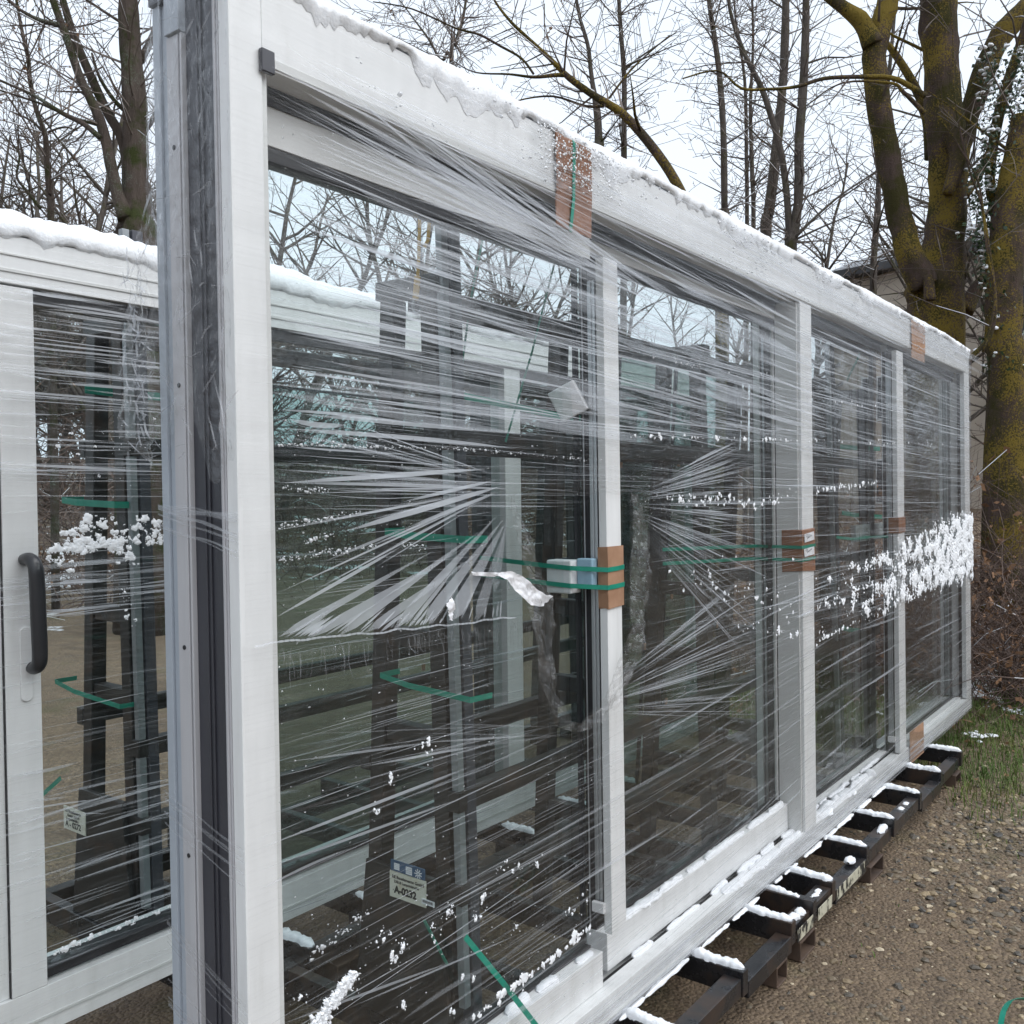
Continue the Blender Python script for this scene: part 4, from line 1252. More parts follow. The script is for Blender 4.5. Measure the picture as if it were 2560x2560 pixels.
#PART4
# ------------------------------------------------------------------ packing pads, blocks and straps
def wrap_pad(name, mtx, x0, x1, z0, z1, y_front, depth_l, depth_r, mat, label, t=0.004, group=None, jag=0.0, seed=1):
    """cardboard folded round a post: front sheet and two side sheets as one bent board"""
    rg = random.Random(seed)
    mb = MB()
    prof = [(x0 - t, y_front + depth_l), (x0 - t, y_front - t), (x1 + t, y_front - t), (x1 + t, y_front + depth_r)]
    inner = [(x0 - 0.0005, y_front + depth_l), (x0 - 0.0005, y_front - 0.0005), (x1 + 0.0005, y_front - 0.0005), (x1 + 0.0005, y_front + depth_r)]
    rows = 5
    ring = prof + inner[::-1]
    n = len(ring)
    for j in range(rows + 1):
        z = lerp(z0, z1, j / rows)
        for i, (x, y) in enumerate(ring):
            jz = rg.uniform(-jag, jag) if j in (0, rows) else 0
            mb.v.append((x + rg.uniform(-.001, .001), y + rg.uniform(-.0004, .0), z + jz))
    for j in range(rows):
        for i in range(n):
            k = (i + 1) % n
            mb.f.append((j * n + i, j * n + k, (j + 1) * n + k, (j + 1) * n + i))
    mb.f.append(tuple(reversed(range(n))))
    mb.f.append(tuple(rows * n + i for i in range(n)))
    o = mb.build(name, mat, mtx=mtx)
    return tag(o, label, 'cardboard', group)

za, zb = e1(1530, 1518, 0)[1], e1(1530, 1368, 0)[1]
wrap_pad('cardboard_pad', E1, 2.387, 2.469, za, zb, -0.001, 0.03, 0.02, M['cardboard'], 'dry light brown cardboard round the slim mullion in the torn hole', jag=0.004, seed=2)
za2, zb2 = e1(2020, 1708 - 283, 0)[1], e1(2020, 1322, 0)[1]
wrap_pad('cardboard_pad', E1, 3.972, 4.12, za2, zb2, -0.001, 0.085, 0.03, M['wetboard'], 'wet brown cardboard round the wide centre post, with two paper labels', jag=0.008, seed=3)
za3, zb3 = e1(2250, 1332, 0)[1], e1(2250, 1292, 0)[1]
wrap_pad('cardboard_pad', E1, 5.46, 5.59, za3, zb3, -0.001, 0.05, 0.02, M['wetboard'], 'small brown cardboard round the mullion near the snow-caked film', jag=0.003, seed=4)

def over_pad(name, x0, x1, drop, mat, label, seed, under=0.035):
    """cardboard bent over the head rail: down the front face and under the lip"""
    rg = random.Random(seed)
    mb = MB()
    HB = H1 - 0.165
    path = [(0.20, H1 + 0.004), (0.10, H1 + 0.006), (0.0, H1 + 0.005), (-0.006, H1 - 0.004), (-0.007, H1 - 0.08), (-0.007, HB + 0.01), (-0.004, HB - 0.01), (-0.003, HB - drop)]
    n = 5
    for t in (0.0, 0.004):
        for (y, z) in path:
            for i in range(n + 1):
                x = lerp(x0, x1, i / n)
                mb.v.append((x + rg.uniform(-.002, .002), y - t * (1 if z < H1 else 0) + rg.uniform(-.0008, .0008), z + t * (1 if z > H1 else 0) + rg.uniform(-.002, .002)))
    m = len(path)
    off = m * (n + 1)
    for j in range(m - 1):
        for i in range(n):
            a = j * (n + 1) + i
            mb.f.append((a, a + 1, a + n + 2, a + n + 1))
            mb.f.append((off + a, off + a + n + 1, off + a + n + 2, off + a + 1))
    for j in range(m - 1):
        for i in (0, n):
            a = j * (n + 1) + i
            mb.f.append((a, a + n + 1, off + a + n + 1, off + a))
    for j in (0, m - 1):
        for i in range(n):
            a = j * (n + 1) + i
            mb.f.append((a, off + a, off + a + 1, a + 1))
    o = mb.build(name, mat, mtx=E1)
    return tag(o, label, 'cardboard')
xa0, xa1 = e1(1385, 480, 0)[0], e1(1472, 480, 0)[0]
over_pad('cardboard_pad', xa0, xa1, 0.085, M['wetboard'], 'soaked brown cardboard bent over the snowy head rail, green strap across it', 5)
xb0, xb1 = e1(2275, 860, 0)[0], e1(2308, 860, 0)[0]
over_pad('cardboard_pad', xb0, xb1, 0.05, M['cardboard'], 'faded cardboard over the head rail at the far end of the front element', 6)
# one under the sill
xc0, xc1 = e1(2272, 1880, 0)[0], e1(2306, 1880, 0)[0]
mb = MB()
mb.prism([(-0.0085, 0.17), (-0.0045, 0.17), (-0.0045, -0.004), (-0.0005, -0.006), (0.02, -0.006), (0.02, -0.0095), (-0.0085, -0.0095)], xc0, xc1, plane='yz')
tag(mb.build('cardboard_pad', M['cardboard'], mtx=E1), 'brown cardboard bent round the sill edge of the front element', 'cardboard')

# paper labels of the wet cardboard
for (a, b, c, d, lab) in (((2023, 1336), (2046, 1328), (2048, 1349), (2024, 1357), 'small white paper label with a barcode, upper one on the wet centre cardboard'),
                          ((2022, 1373), (2047, 1366), (2048, 1385), (2024, 1393), 'small white paper label, lower one on the wet centre cardboard')):
    q = [e1(*p, -0.03) for p in (a, b, c, d)]
    r = empty('paper_label', E1 @ Matrix.Translation((q[0][0], -0.009, q[3][1])))
    tag(r, lab, 'label')
    sh = MB().prism([(x - q[0][0], z - q[3][1]) for (x, z) in q], -0.0006, 0.0, plane='xz')
    sh.build('sheet', M['paper'], r)
    w_, h_ = q[1][0] - q[0][0], q[0][1] - q[3][1]
    pr = MB()
    rg = random.Random(int(a[1]))
    for i in range(9):
        x = w_ * (0.30 + 0.055 * i)
        pr.box(x, x + w_ * rg.uniform(.012, .035), -0.0012, -0.0008, h_ * 0.22 + x * 0.22, h_ * 0.36 + x * 0.22)
    for i in range(4):
        pr.box(w_ * 0.15, w_ * rg.uniform(.35, .75), -0.0012, -0.0008, h_ * (.55 + .1 * i) + 0.004, h_ * (.58 + .1 * i) + 0.004)
    o = pr.build('print', M['ink'], r)
    o['kind'] = 'stuff'

# foam blocks
def foam_block(name, m, sx, sy, sz, mat, label):
    mb = MB().box(-sx / 2, sx / 2, -sy / 2, sy / 2, -sz / 2, sz / 2)
    o = mb.build(name, mat, bevel=0.004, mtx=m)
    return tag(o, label, 'foam block')
zf0, zf1 = e1(1445, 1480, 0.10)[1], e1(1445, 1398, 0.10)[1]
foam_block('foam_block', E1 @ Matrix.Translation((2.352, 0.128, (zf0 + zf1) / 2)), 0.055, 0.085, zf1 - zf0, M['foam'], 'white foam block strapped beside the mullion in the torn hole')
foam_block('foam_block', E1 @ Matrix.Translation((2.370, 0.058, (zf0 + zf1) / 2 + 0.012)), 0.030, 0.052, (zf1 - zf0) * 0.85, M['bluefoam'], 'pale blue foam block between white foam and cardboard')
bp = at(1423, 1003, 2.83)
foam_block('foam_block', Matrix.Translation(bp) @ Matrix.Rotation(radians(28), 4, RV.cross(UV_)) @ Matrix.Rotation(radians(25), 4, 'Z'), 0.09, 0.085, 0.095, M['foam'], 'white foam cube hanging crooked from a green strap behind the glass')
gp0, gp1 = e1(2133, 1335, 0.16), e1(2232, 1335, 0.16)
foam_block('foam_strip', E1 @ Matrix.Translation(((gp0[0] + gp1[0]) / 2, 0.16, gp0[1])), gp1[0] - gp0[0], 0.03, 0.09, M['greyfoam'], 'grey foam strip under a green strap beside the far mullion')

NST = [0]
def strap(pts, wdir, label, width=0.0135, mtx=None, group=None):
    mb = MB().ribbon([Vector(p) for p in pts], wdir, width, 0.0012)
    o = mb.build('green_strap', M['strap'], mtx=mtx)
    return tag(o, label, 'strap', group)
UPV = (0, 0, 1)
G_HOLE = None
# the pair round the mullion in the hole
for (py_a, py_b, nm) in ((1422, 1424, 'upper'), (1466, 1468, 'lower')):
    z = e1(1540, py_a, -0.006)[1]
    pts = [(2.30, 0.40, z + 0.03), (2.318, 0.175, z + 0.012), (2.323, 0.086, z + 0.006), (2.352, 0.031, z + 0.003), (2.380, -0.0065, z), (2.43, -0.0075, z + 0.001), (2.474, -0.0065, z + 0.003), (2.478, 0.03, z + 0.003)]
    strap(pts, UPV, nm + ' green strap round cardboard and foam in the torn hole', mtx=E1)
# the pair round the centre post
for (py_a, nm) in ((1368, 'upper'), (1400, 'lower')):
    z = e1(2010, py_a, -0.006)[1]
    pts = [(3.30, 0.30, z + 0.02), (3.80, 0.215, z + 0.008), (3.958, 0.19, z + 0.003), (3.966, -0.005, z), (4.04, -0.0075, z + 0.001), (4.124, -0.0065, z + 0.003), (4.126, 0.05, z + 0.003)]
    strap(pts, UPV, nm + ' green strap round the wide centre post and its wet cardboard', mtx=E1)
z = e1(2200, 1338, 0.13)[1]
strap([(4.85, 0.138, z + 0.02), (5.1, 0.140, z), (5.44, 0.139, z - 0.005), (5.452, 0.05, z)], UPV, 'green strap over the grey foam strip beside the far mullion', mtx=E1)
# over the soaked cardboard and down behind the glass
xs = (xa0 + xa1) / 2
strap([(xs, 0.16, H1 + 0.012), (xs, 0.0, H1 + 0.012), (xs - 0.004, -0.013, H1 - 0.01), (xs - 0.012, -0.0135, H1 - 0.165), (xs - 0.025, -0.010, H1 - 0.255)], (1, 0, 0), 'green strap over the soaked cardboard on the head rail', mtx=E1)
def onY(px, py, Y):
    d = ray(px, py)
    return CAM + d * (Y / d.y)
strap([onY(1406, 580, 1.62), onY(1330, 880, 1.67), onY(1264, 1105, 1.71)], (1, 0.3, 0), 'long slanting green strap behind the first pane, crossing another strap')
strap([onY(1212, 570, 1.86), onY(1175, 760, 1.88), onY(1146, 985, 1.89)], (1, 0.3, 0), 'green strap dropping from the head to the crossing point on the rack')
strap([onY(1072, 960, 1.80), onY(1146, 987, 1.76), onY(1275, 1014, 1.72), onY(1388, 1038, 1.70), onY(1455, 1048, 1.68)], UPV, 'wide green strap running from the rack frame to the crooked foam cube', width=0.02)
# round the legs of the first A-frame of both racks
def leg_strap(X, a, b, label, width=0.016):
    pa, pb = plane_x(*a, X), plane_x(*b, X)
    strap([pa + Vector((0.09, 0.004, 0.0)), pa + Vector((0.01, 0.006, 0)), pa.lerp(pb, 0.35) + Vector((-0.002, 0, -0.003)), pb + Vector((0.01, 0, 0)), pb + Vector((0.10, -0.004, -0.002))], UPV, label, width)
leg_strap(1.975, (960, 1330), (1158, 1350), 'upper green strap round the legs of the frame with sign A-0232', 0.02)
leg_strap(1.975, (948, 1690), (1170, 1752), 'lower green strap round the legs of the frame with sign A-0232')
strap([plane_x(1060, 2300, 1.96), plane_x(1118, 2412, 1.99)], (0, 1, 0.3), 'short green strap end hanging below the sign A-0232')
strap([E1 @ Vector((e1(1163, 2342, 0.04)[0], 0.04, e1(1163, 2342, 0.04)[1])), E1 @ Vector((e1(1260, 2460, 0.01)[0], 0.01, e1(1260, 2460, 0.01)[1])),
       E1 @ Vector((e1(1345, 2570, -0.006)[0], -0.006, e1(1345, 2570, -0.006)[1]))], (1, 0, 0.5), 'green strap end slanting down across the sill of the first bay', 0.015)
leg_strap(1.755, (133, 1705), (292, 1768), 'green strap round the legs of the frame with sign A-0272')
leg_strap(1.755, (150, 1250), (280, 1262), 'crumpled green strap at mid height on the frame with sign A-0272', 0.022)
strap([plane_x(212, 972, 1.76), plane_x(300, 983, 1.9), plane_x(400, 992, 2.2)], UPV, 'wide green strap high on the rear rack', 0.03)
strap([plane_x(108, 1985, 1.76), plane_x(152, 1945, 1.755)], UPV, 'short green strap at the foot of the rear rack', 0.016)
for (a, b, Y, nm) in (((2048, 1110), (2200, 1122), 2.05, 'upper'), ((2105, 1282), (2205, 1292), 2.05, 'middle'), ((2080, 1563), (2160, 1578), 2.05, 'lower')):
    strap([onY(*a, Y), onY((a[0] + b[0]) / 2, (a[1] + b[1]) / 2 + 3, Y), onY(*b, Y)], UPV, nm + ' green strap on the rack behind the third bay', 0.03)
strap([onY(2158, 868, 1.8), onY(2118, 950, 1.8)], (1, 0, 0), 'green strap hanging from the head behind the third bay', 0.02)
# strap end on the yard
gp = [at(2500, 2575, 3.05), at(2508, 2530, 3.1), at(2525, 2503, 3.13), at(2548, 2497, 3.15), at(2580, 2500, 3.2)]
gp = [Vector((p.x, p.y, max(0.006, min(0.09, p.z)))) for p in gp]
strap(smooth_path(gp, 3), (0.3, -0.9, 0.5), 'loose green strap end curling up from the gravel yard', 0.018)

# yellow lashing strap with hook on the first A-frame
def lashing():
    r = empty('lashing_strap', Matrix.Translation((2.0, 1.84, 2.2)))
    tag(r, 'yellow lashing strap with steel hook hanging on the frame with sign A-0232', 'strap')
    T = Matrix.Translation((-2.0, -1.84, -2.2))
    X = 1.985
    a = [plane_x(*p, X) for p in ((1050, 470), (1049, 560), (1047, 640), (1044, 700), (1041, 752))]
    mb = MB().ribbon(a, (0, 1, 0), 0.011, 0.002)
    mb.ribbon([plane_x(*p, X) for p in ((1044, 690), (1042, 715), (1039, 750))], (0, 1, 0), 0.021, 0.004)
    mb.v = [tuple(T @ Vector(v)) for v in mb.v]
    mb.build('webbing', M['yellow'], r)
    a = [plane_x(*p, X) for p in ((1074, 470), (1073, 560), (1070, 600), (1061, 618))]
    mb = MB().ribbon(a, (0, 1, 0), 0.012, 0.002)
    mb.v = [tuple(T @ Vector(v)) for v in mb.v]
    mb.build('loose_end', M['yellow'], r)
    hk = smooth_path([plane_x(*p, X) for p in ((1037, 748), (1033, 765), (1036, 780), (1043, 784), (1051, 778), (1053, 770))], 3)
    mb = MB().tube(hk, 0.0045, 8)
    mb.v = [tuple(T @ Vector(v)) for v in mb.v]
    mb.build('hook', M['galv'], r, smooth=True)
lashing()

# ------------------------------------------------------------------ snow
SR = random.Random(5)
def snow_ridge(mb, p, q, width, height, seed, seg=0.006, ragged=0.3, side=None):
    p, q = Vector(p), Vector(q)
    d = q - p
    L = d.length
    d.normalize()
    sd = Vector(side) if side else Vector((0, 0, 1)).cross(d).normalized()
    n = max(4, int(L / seg))
    m = 9
    b = len(mb.v)
    for i in range(n + 1):
        t = i / n
        c = p + d * (L * t)
        e = min(1, 6 * min(t, 1 - t) + 0.12) ** 0.5
        wl = width / 2 * (1 + ragged * noise.noise((t * L * 22, seed, 0.1))) * e
        wr = width / 2 * (1 + ragged * noise.noise((t * L * 22, seed, 7.1))) * e
        hh = height * (1 + 0.45 * noise.noise((t * L * 9, seed, 3.3)) + 0.25 * noise.noise((t * L * 40, seed, 4))) * e
        for k in range(m):
            a = pi * k / (m - 1)
            s = cos(a)
            off = s * (wl if s > 0 else wr)
            nz = noise.noise((t * L * 70, k * 0.9, seed)) + 0.6 * noise.noise((t * L * 190, k * 2.1, seed))
            up = hh * sin(a) ** 0.7 * (1 + 0.28 * nz)
            mb.v.append(tuple(c + sd * (off * (1 + 0.22 * nz)) + Vector((0, 0, up - 0.002))))
    for i in range(n):
        for k in range(m - 1):
            a = b + i * m + k
            mb.f.append((a, a + 1, a + m + 1, a + m))
    mb.f.append(tuple(b + k for k in range(m)))
    mb.f.append(tuple(b + n * m + k for k in reversed(range(m))))

mb = MB()
for i, (p, q, w) in enumerate(SNOWBARS):
    skip = p[0] < 2.1 and p[1] < 1.6
    if skip: continue
    q2 = Vector(q)
    if abs(p[0] - 3.55) < 0.01:
        p = (p[0], p[1] + 0.03, p[2] - 0.02)
    snow_ridge(mb, p, q2, w * 0.95, 0.021, i * 3.1, ragged=0.5)
for (xx0, xx1) in ((3.60, 3.72), (3.40, 3.44), (3.46, 3.50), (4.50, 4.62), (4.06, 4.12), (4.86, 4.90), (4.95, 5.0)):
    snow_ridge(mb, (xx0, 1.25, 0.15), (xx1, 1.25, 0.15), 0.035, 0.018, xx0 * 9, ragged=0.7)
o = mb.build('snow_on_racks', M['snow'], smooth=True)
tag(o, 'white snow ridges lying on the rack crossbars', 'snow', kind='stuff')

def snow_cap(mtx, x0, x1, y0, y1, zt, hgt, seed, name, label, spill):
    mb = MB()
    nx = int((x1 - x0) / 0.012)
    prof = 13
    for i in range(nx + 1):
        x = lerp(x0, x1, i / nx)
        h = hgt * (1 + 0.5 * noise.noise((x * 2.5, seed, 0)) + 0.25 * noise.noise((x * 11, seed, 1)) + 0.12 * noise.noise((x * 45, seed, 2)))
        sp = max(0.0, spill * (0.25 + 1.1 * noise.noise((x * 3.1, seed, 5)) + 0.55 * noise.noise((x * 17, seed, 6)) + 0.25 * noise.noise((x * 60, seed, 8))))
        e = min(1, 8 * min(i / nx, 1 - i / nx) + 0.05)
        for k in range(prof):
            t = k / (prof - 1)
            if t < 0.25:                      # down the front face
                u = t / 0.25
                y = y0 - 0.001 - 0.011 * u ** 0.8 - 0.003 * u * noise.noise((x * 30, u * 3, seed))
                z = zt - sp * (1 - u) + 0.004 * u
            else:
                u = (t - 0.25) / 0.75
                y = lerp(y0 - 0.012, y1 + 0.006, u)
                z = zt + h * e * (sin(pi * (0.06 + 0.94 * u)) ** 0.55 if u < 1 else 0) + 0.004 * noise.noise((x * 30, u * 9, seed)) * (1 - u)
            mb.v.append((x, y, z))
    for i in range(nx):
        for k in range(prof - 1):
            a = i * prof + k
            mb.f.append((a, a + prof, a + prof + 1, a + 1))
    o = mb.build(name, M['snow'], smooth=True, mtx=mtx)
    return tag(o, label, 'snow', kind='stuff')
snow_cap(E1, XL + 0.03, XR, 0.0, 0.215, H1 + 0.004, 0.050, 3.0, 'snow_cap', 'snow lying along the top of the tall front element', 0.09)
snow_cap(E2, -1.3, 5.6, 0.0, 0.19, H2 + 0.004, 0.085, 9.0, 'snow_cap', 'thick smooth snow along the top of the lower rear element', 0.035)

# snow along the sill tracks and the bottom edge
mb = MB()
def run_ridge(px0, py0, px1, py1, y, w, h, seed, n=1):
    a, b = e1(px0, py0, y), e1(px1, py1, y)
    x = a[0]
    rg = random.Random(seed)
    while x < b[0]:
        L = rg.uniform(0.05, 0.28)
        z = lerp(a[1], b[1], (x - a[0]) / (b[0] - a[0]))
        snow_ridge(mb, (x, y, z), (min(b[0], x + L), y, z), w * rg.uniform(.6, 1.2), h * rg.uniform(.6, 1.2), seed + x * 5, seg=0.006, ragged=0.7, side=(0, 1, 0))
        x += L + rg.choice((0.0, 0.01, 0.03, 0.10))
def ridge_at(x0, x1, y, z, w, h, seed, gap=(0.0, 0.01, 0.04, 0.1)):
    rg = random.Random(seed)
    x = x0
    while x < x1:
        L = rg.uniform(0.06, 0.35)
        snow_ridge(mb, (x, y, z), (min(x1, x + L), y, z), w * rg.uniform(.6, 1.2), h * rg.uniform(.6, 1.2), seed + x * 5, seg=0.006, ragged=0.7, side=(0, 1, 0))
        x += L + rg.choice(gap)
ridge_at(1.95, 2.37, 0.058, 0.193, 0.03, 0.016, 1)
ridge_at(2.50, 3.95, 0.085, 0.203, 0.03, 0.016, 2)
ridge_at(2.60, 3.98, 0.055, 0.086, 0.026, 0.018, 3)
ridge_at(4.2, 5.3, 0.06, 0.097, 0.026, 0.014, 4)
ridge_at(3.2, 3.98, 0.022, 0.084, 0.04, 0.016, 5)
ridge_at(4.13, 5.0, 0.024, 0.084, 0.05, 0.03, 6, gap=(0.0, 0.0, 0.01))
ridge_at(2.4, 5.2, -0.012, -0.002, 0.018, 0.012, 7, gap=(0, 0.03, 0.08, 0.16))
o = mb.build('snow_on_sill', M['snow'], smooth=True, mtx=E1)
tag(o, 'thin snow ridges along the sill and tracks of the front element', 'snow', kind='stuff')

# snow crumbs and slush caught in the film
def blot(mb, x0, z0, hx, hz, cell, y, H, seed, f=None, warp=1.1):
    """ragged clot of snow lying on the film"""
    f = f or 1.1 / max(hx, hz)
    nx, nz = max(3, int(2.4 * hx / cell)), max(3, int(2.4 * hz / cell))
    idx, hh = {}, {}
    for i in range(nx + 1):
        for j in range(nz + 1):
            dx, dz = (i / nx * 2 - 1) * 1.2, (j / nz * 2 - 1) * 1.2
            x, z = x0 + dx * hx, z0 + dz * hz
            m = 0.55 - dx * dx - dz * dz + warp * (noise.noise((x * f * 1.5, z * f, seed)) + 0.6 * noise.noise((x * f * 4, z * f * 2.6, seed)) + 0.4 * noise.noise((x * f * 9, z * f * 7, seed)))
            hh[i, j] = m
    def vid(i, j):
        if (i, j) not in idx:
            m = max(0.0, hh[i, j])
            x, z = x0 + (i / nx * 2 - 1) * 1.2 * hx, z0 + (j / nz * 2 - 1) * 1.2 * hz
            idx[i, j] = len(mb.v)
            mb.v.append((x + cell * 0.4 * noise.noise((x * 900, z * 900, 1)), y - H * min(1, m) ** 0.5 * (1 + 0.5 * noise.noise((x * f * 12, z * f * 12, seed))), z + cell * 0.4 * noise.noise((x * 900, z * 900, 5))))
        return idx[i, j]
    for i in range(nx):
        for j in range(nz):
            c = [(i, j), (i + 1, j), (i + 1, j + 1), (i, j + 1)]
            if sum(hh[k] > 0 for k in c) >= 3:
                mb.f.append(tuple(vid(*k) for k in c))
sl, sn = MB(), MB()
def crumbs(mb, a, b, n, spread, r0, r1, y=-0.019, conv=e1, flat=0.6, drip=0.0):
    for _ in range(n):
        t = SR.random()
        px, py = lerp(a[0], b[0], t) + SR.gauss(0, spread * 0.7), lerp(a[1], b[1], t) + SR.gauss(0, spread)
        x, z = conv(px, py)
        r = SR.uniform(r0, r1) * (0.5 if SR.random() < 0.7 else 1)
        if mb is sn and r > 0.0016:
            if SR.random() < 0.5:
                k = SR.uniform(1.4, 3.2)
                blot(mb, x, z, r * k * SR.uniform(0.9, 1.8), r * k * SR.uniform(0.7, 1.2), max(0.0012, r * 0.45), y + 0.004, min(0.0035, r * 0.7), SR.uniform(0, 99))
            continue
        mb.lump((x, y, z), r * SR.uniform(0.8, 1.5), SR, SR.uniform(0.5, 1.1), 0.6, 0.5)
        if drip and SR.random() < drip:
            for k in range(SR.randint(1, 4)):
                mb.lump((x + SR.gauss(0, r * .3), y, z - r * (k + 1) * 1.1), r * SR.uniform(.4, .8), SR, 1.3, 0.5, 0.5)
crumbs(sl, (690, 1112), (1180, 1124), 170, 2.2, .0012, .003)
crumbs(sl, (1170, 1124), (1500, 1152), 90, 2.5, .0012, .003)
crumbs(sl, (690, 1092), (1500, 1140), 80, 9, .0008, .0022)
for (a, b, n) in (((700, 1222), (820, 1226), 50), ((690, 1318), (900, 1282), 80), ((750, 1358), (830, 1335), 40), ((760, 1382), (930, 1368), 60), ((690, 1400), (870, 1378), 50), ((1000, 1360), (1050, 1370), 40)):
    crumbs(sl, a, b, n, 4, .001, .0036)
crumbs(sn, (1670, 1243), (1880, 1255), 130, 7, .0016, .006)
crumbs(sn, (1880, 1262), (1985, 1232), 60, 7, .0015, .005)
crumbs(sn, (2032, 1226), (2195, 1205), 110, 4, .002, .007)
crumbs(sn, (1560, 1090), (2420, 1112), 260, 2.5, .0015, .005)
crumbs(sl, (1556, 880), (2000, 960), 120, 5, .001, .003)
crumbs(sn, (2030, 1000), (2260, 1020), 50, 4, .001, .004)
# the caked patch near the far end: one ragged crust
def crust(mb):
    xa, xb = e1(2040, 1500)[0], XR + 0.002
    cell = 0.0042
    nx = int((xb - xa) / cell)
    col = []
    for i in range(nx + 1):
        x = lerp(xa, xb, i / nx)
        # picture column of this x on the film
        lo, hi = 2000.0, 2440.0
        for _ in range(18):
            mid = (lo + hi) / 2
            if e1(mid, 1450)[0] < x: lo = mid
            else: hi = mid
        t = min(1, max(0, (lo - 2045) / 379))
        zt, zb = e1(lo, lerp(1440, 1283, t))[1], e1(lo, lerp(1600, 1432, t))[1]
        col.append((x, t, zb, zt))
    z0, z1 = min(c[2] for c in col) - 0.03, max(c[3] for c in col) + 0.03
    nz = int((z1 - z0) / cell)
    hh = [[-1.0] * (nz + 1) for _ in range(nx + 1)]
    for i, (x, t, zb, zt) in enumerate(col):
        for j in range(nz + 1):
            z = z0 + j * cell
            u = (z - zb) / (zt - zb)
            if u < -0.25 or u > 1.25: continue
            edge = min(u, 1 - u) * 2.2
            m = -0.56 + 0.60 * t + min(0.22, edge)
            m += 0.55 * noise.noise((x * 9, z * 14, 2)) + 0.42 * noise.noise((x * 34, z * 24, 5)) + 0.45 * noise.noise((x * 110, z * 75, 9))
            hh[i][j] = m
    idx = {}
    def vid(i, j):
        if (i, j) not in idx:
            m = max(0.0, hh[i][j])
            x, z = col[i][0], z0 + j * cell
            idx[i, j] = len(mb.v)
            mb.v.append((x + 0.0016 * noise.noise((x * 700, z * 700, 1)), -0.0145 - 0.012 * min(1.0, m) ** 0.6 * (1 + 0.5 * noise.noise((x * 150, z * 150, 3))), z + 0.0016 * noise.noise((x * 700, z * 700, 4))))
        return idx[i, j]
    for i in range(nx):
        for j in range(nz):
            c = ((i, j), (i + 1, j), (i + 1, j + 1), (i, j + 1))
            if sum(hh[p][q] > 0 for p, q in c) >= 3:
                mb.f.append(tuple(vid(p, q) for p, q in c))
crust(sn)
crumbs(sn, (2040, 1602), (2420, 1430), 150, 3, .003, .008)
crumbs(sn, (1720, 1440), (2030, 1500), 170, 32, .0012, .0045, drip=0.3)
crumbs(sn, (1840, 1560), (2040, 1590), 60, 10, .0015, .006)
# clots on the lower film of the first bay
for (px, py, n, s) in ((1120, 2275, 40, 8), (1185, 2285, 26, 8), (1250, 2180, 22, 9), (1300, 2170, 18, 7), (1215, 2230, 20, 12), (1345, 2150, 16, 9), (955, 2345, 30, 10), (985, 2395, 30, 11), (1085, 2325, 22, 8), (1010, 2520, 16, 8),
                       (875, 2455, 24, 9), (1065, 1872, 30, 10), (940, 2030, 10, 5), (980, 1945, 8, 5), (745, 2495, 16, 8), (1275, 2320, 14, 7), (1010, 2350, 12, 6), (1165, 2440, 10, 8), (1120, 2530, 14, 8), (1420, 2270, 24, 7), (1460, 2240, 20, 8)):
    for _ in range(max(2, n // 7)):
        x, z = e1(px + SR.gauss(0, s), py + SR.gauss(0, s * 1.2))
        q = SR.uniform(0.003, 0.0085)
        blot(sn, x, z, q * SR.uniform(0.7, 1.1), q * SR.uniform(0.9, 1.7), 0.0011, -0.015, 0.0035, SR.uniform(0, 99), warp=1.3)
    for _ in range(n // 3):
        x, z = e1(px + SR.gauss(0, s * 1.6), py + SR.gauss(0, s * 1.8))
        sn.lump((x, -0.018, z), SR.uniform(.0006, .0018), SR, 1.2, 0.5, 0.6)
for k in range(26):
    t = k / 25
    x, z = e1(lerp(872, 785, t) + SR.gauss(0, 7), lerp(2440, 2570, t))
    blot(sn, x, z, SR.uniform(.012, .022), SR.uniform(.012, .02), 0.0014, -0.015, 0.008, SR.uniform(0, 99), f=70, warp=1.2)
crumbs(sn, (1180, 2548), (1480, 2312), 120, 4, .003, .008)
crumbs(sl, (760, 2400), (920, 2270), 70, 7, .0012, .004)
# on the head board
for _ in range(900):
    x = SR.uniform(XL + 0.3, XR)
    z = H1 - 0.165 * SR.random() ** 1.6
    if noise.noise((x * 2.2, z * 9, 4)) < 0.0: continue
    sl.lump((x, -0.020, z), SR.uniform(.0012, .005), SR, 1.0)
for _ in range(650):
    x = lerp(xa0 - 0.1, xa1 + 0.15, SR.random())
    z = H1 - 0.13 * SR.random() ** 1.3
    sn.lump((x, -0.021, z), SR.uniform(.001, .0038), SR, 1.0, 0.6, 0.5)
o = sl.build('slush_on_film', M['slush'], mtx=E1, smooth=True)
tag(o, 'wet slush beads caught in the stretch film of the front element', 'snow', kind='stuff')
o = sn.build('snow_on_film', M['snow'], mtx=E1, smooth=True)
tag(o, 'snow crumbs sticking to the stretch film of the front element', 'snow', kind='stuff')
sn = MB()
crumbs(sn, (165, 1325), (420, 1310), 120, 12, .002, .008, conv=e2)
crumbs(sn, (140, 1365), (420, 1345), 210, 9, .002, .009, conv=e2)
crumbs(sn, (290, 1375), (330, 1400), 60, 9, .002, .009, conv=e2)
crumbs(sn, (100, 1395), (200, 1412), 50, 8, .002, .006, conv=e2)
crumbs(sn, (300, 1460), (330, 1560), 40, 10, .0015, .005, conv=e2)
crumbs(sn, (125, 2385), (440, 2260), 110, 3, .0015, .005, conv=e2)
crumbs(sn, (100, 1120), (400, 1100), 90, 60, .0008, .0025, conv=e2)
o = sn.build('snow_on_film', M['snow'], mtx=E2, smooth=True)
tag(o, 'snow crumbs sticking to the stretch film of the lower rear element', 'snow', kind='stuff')

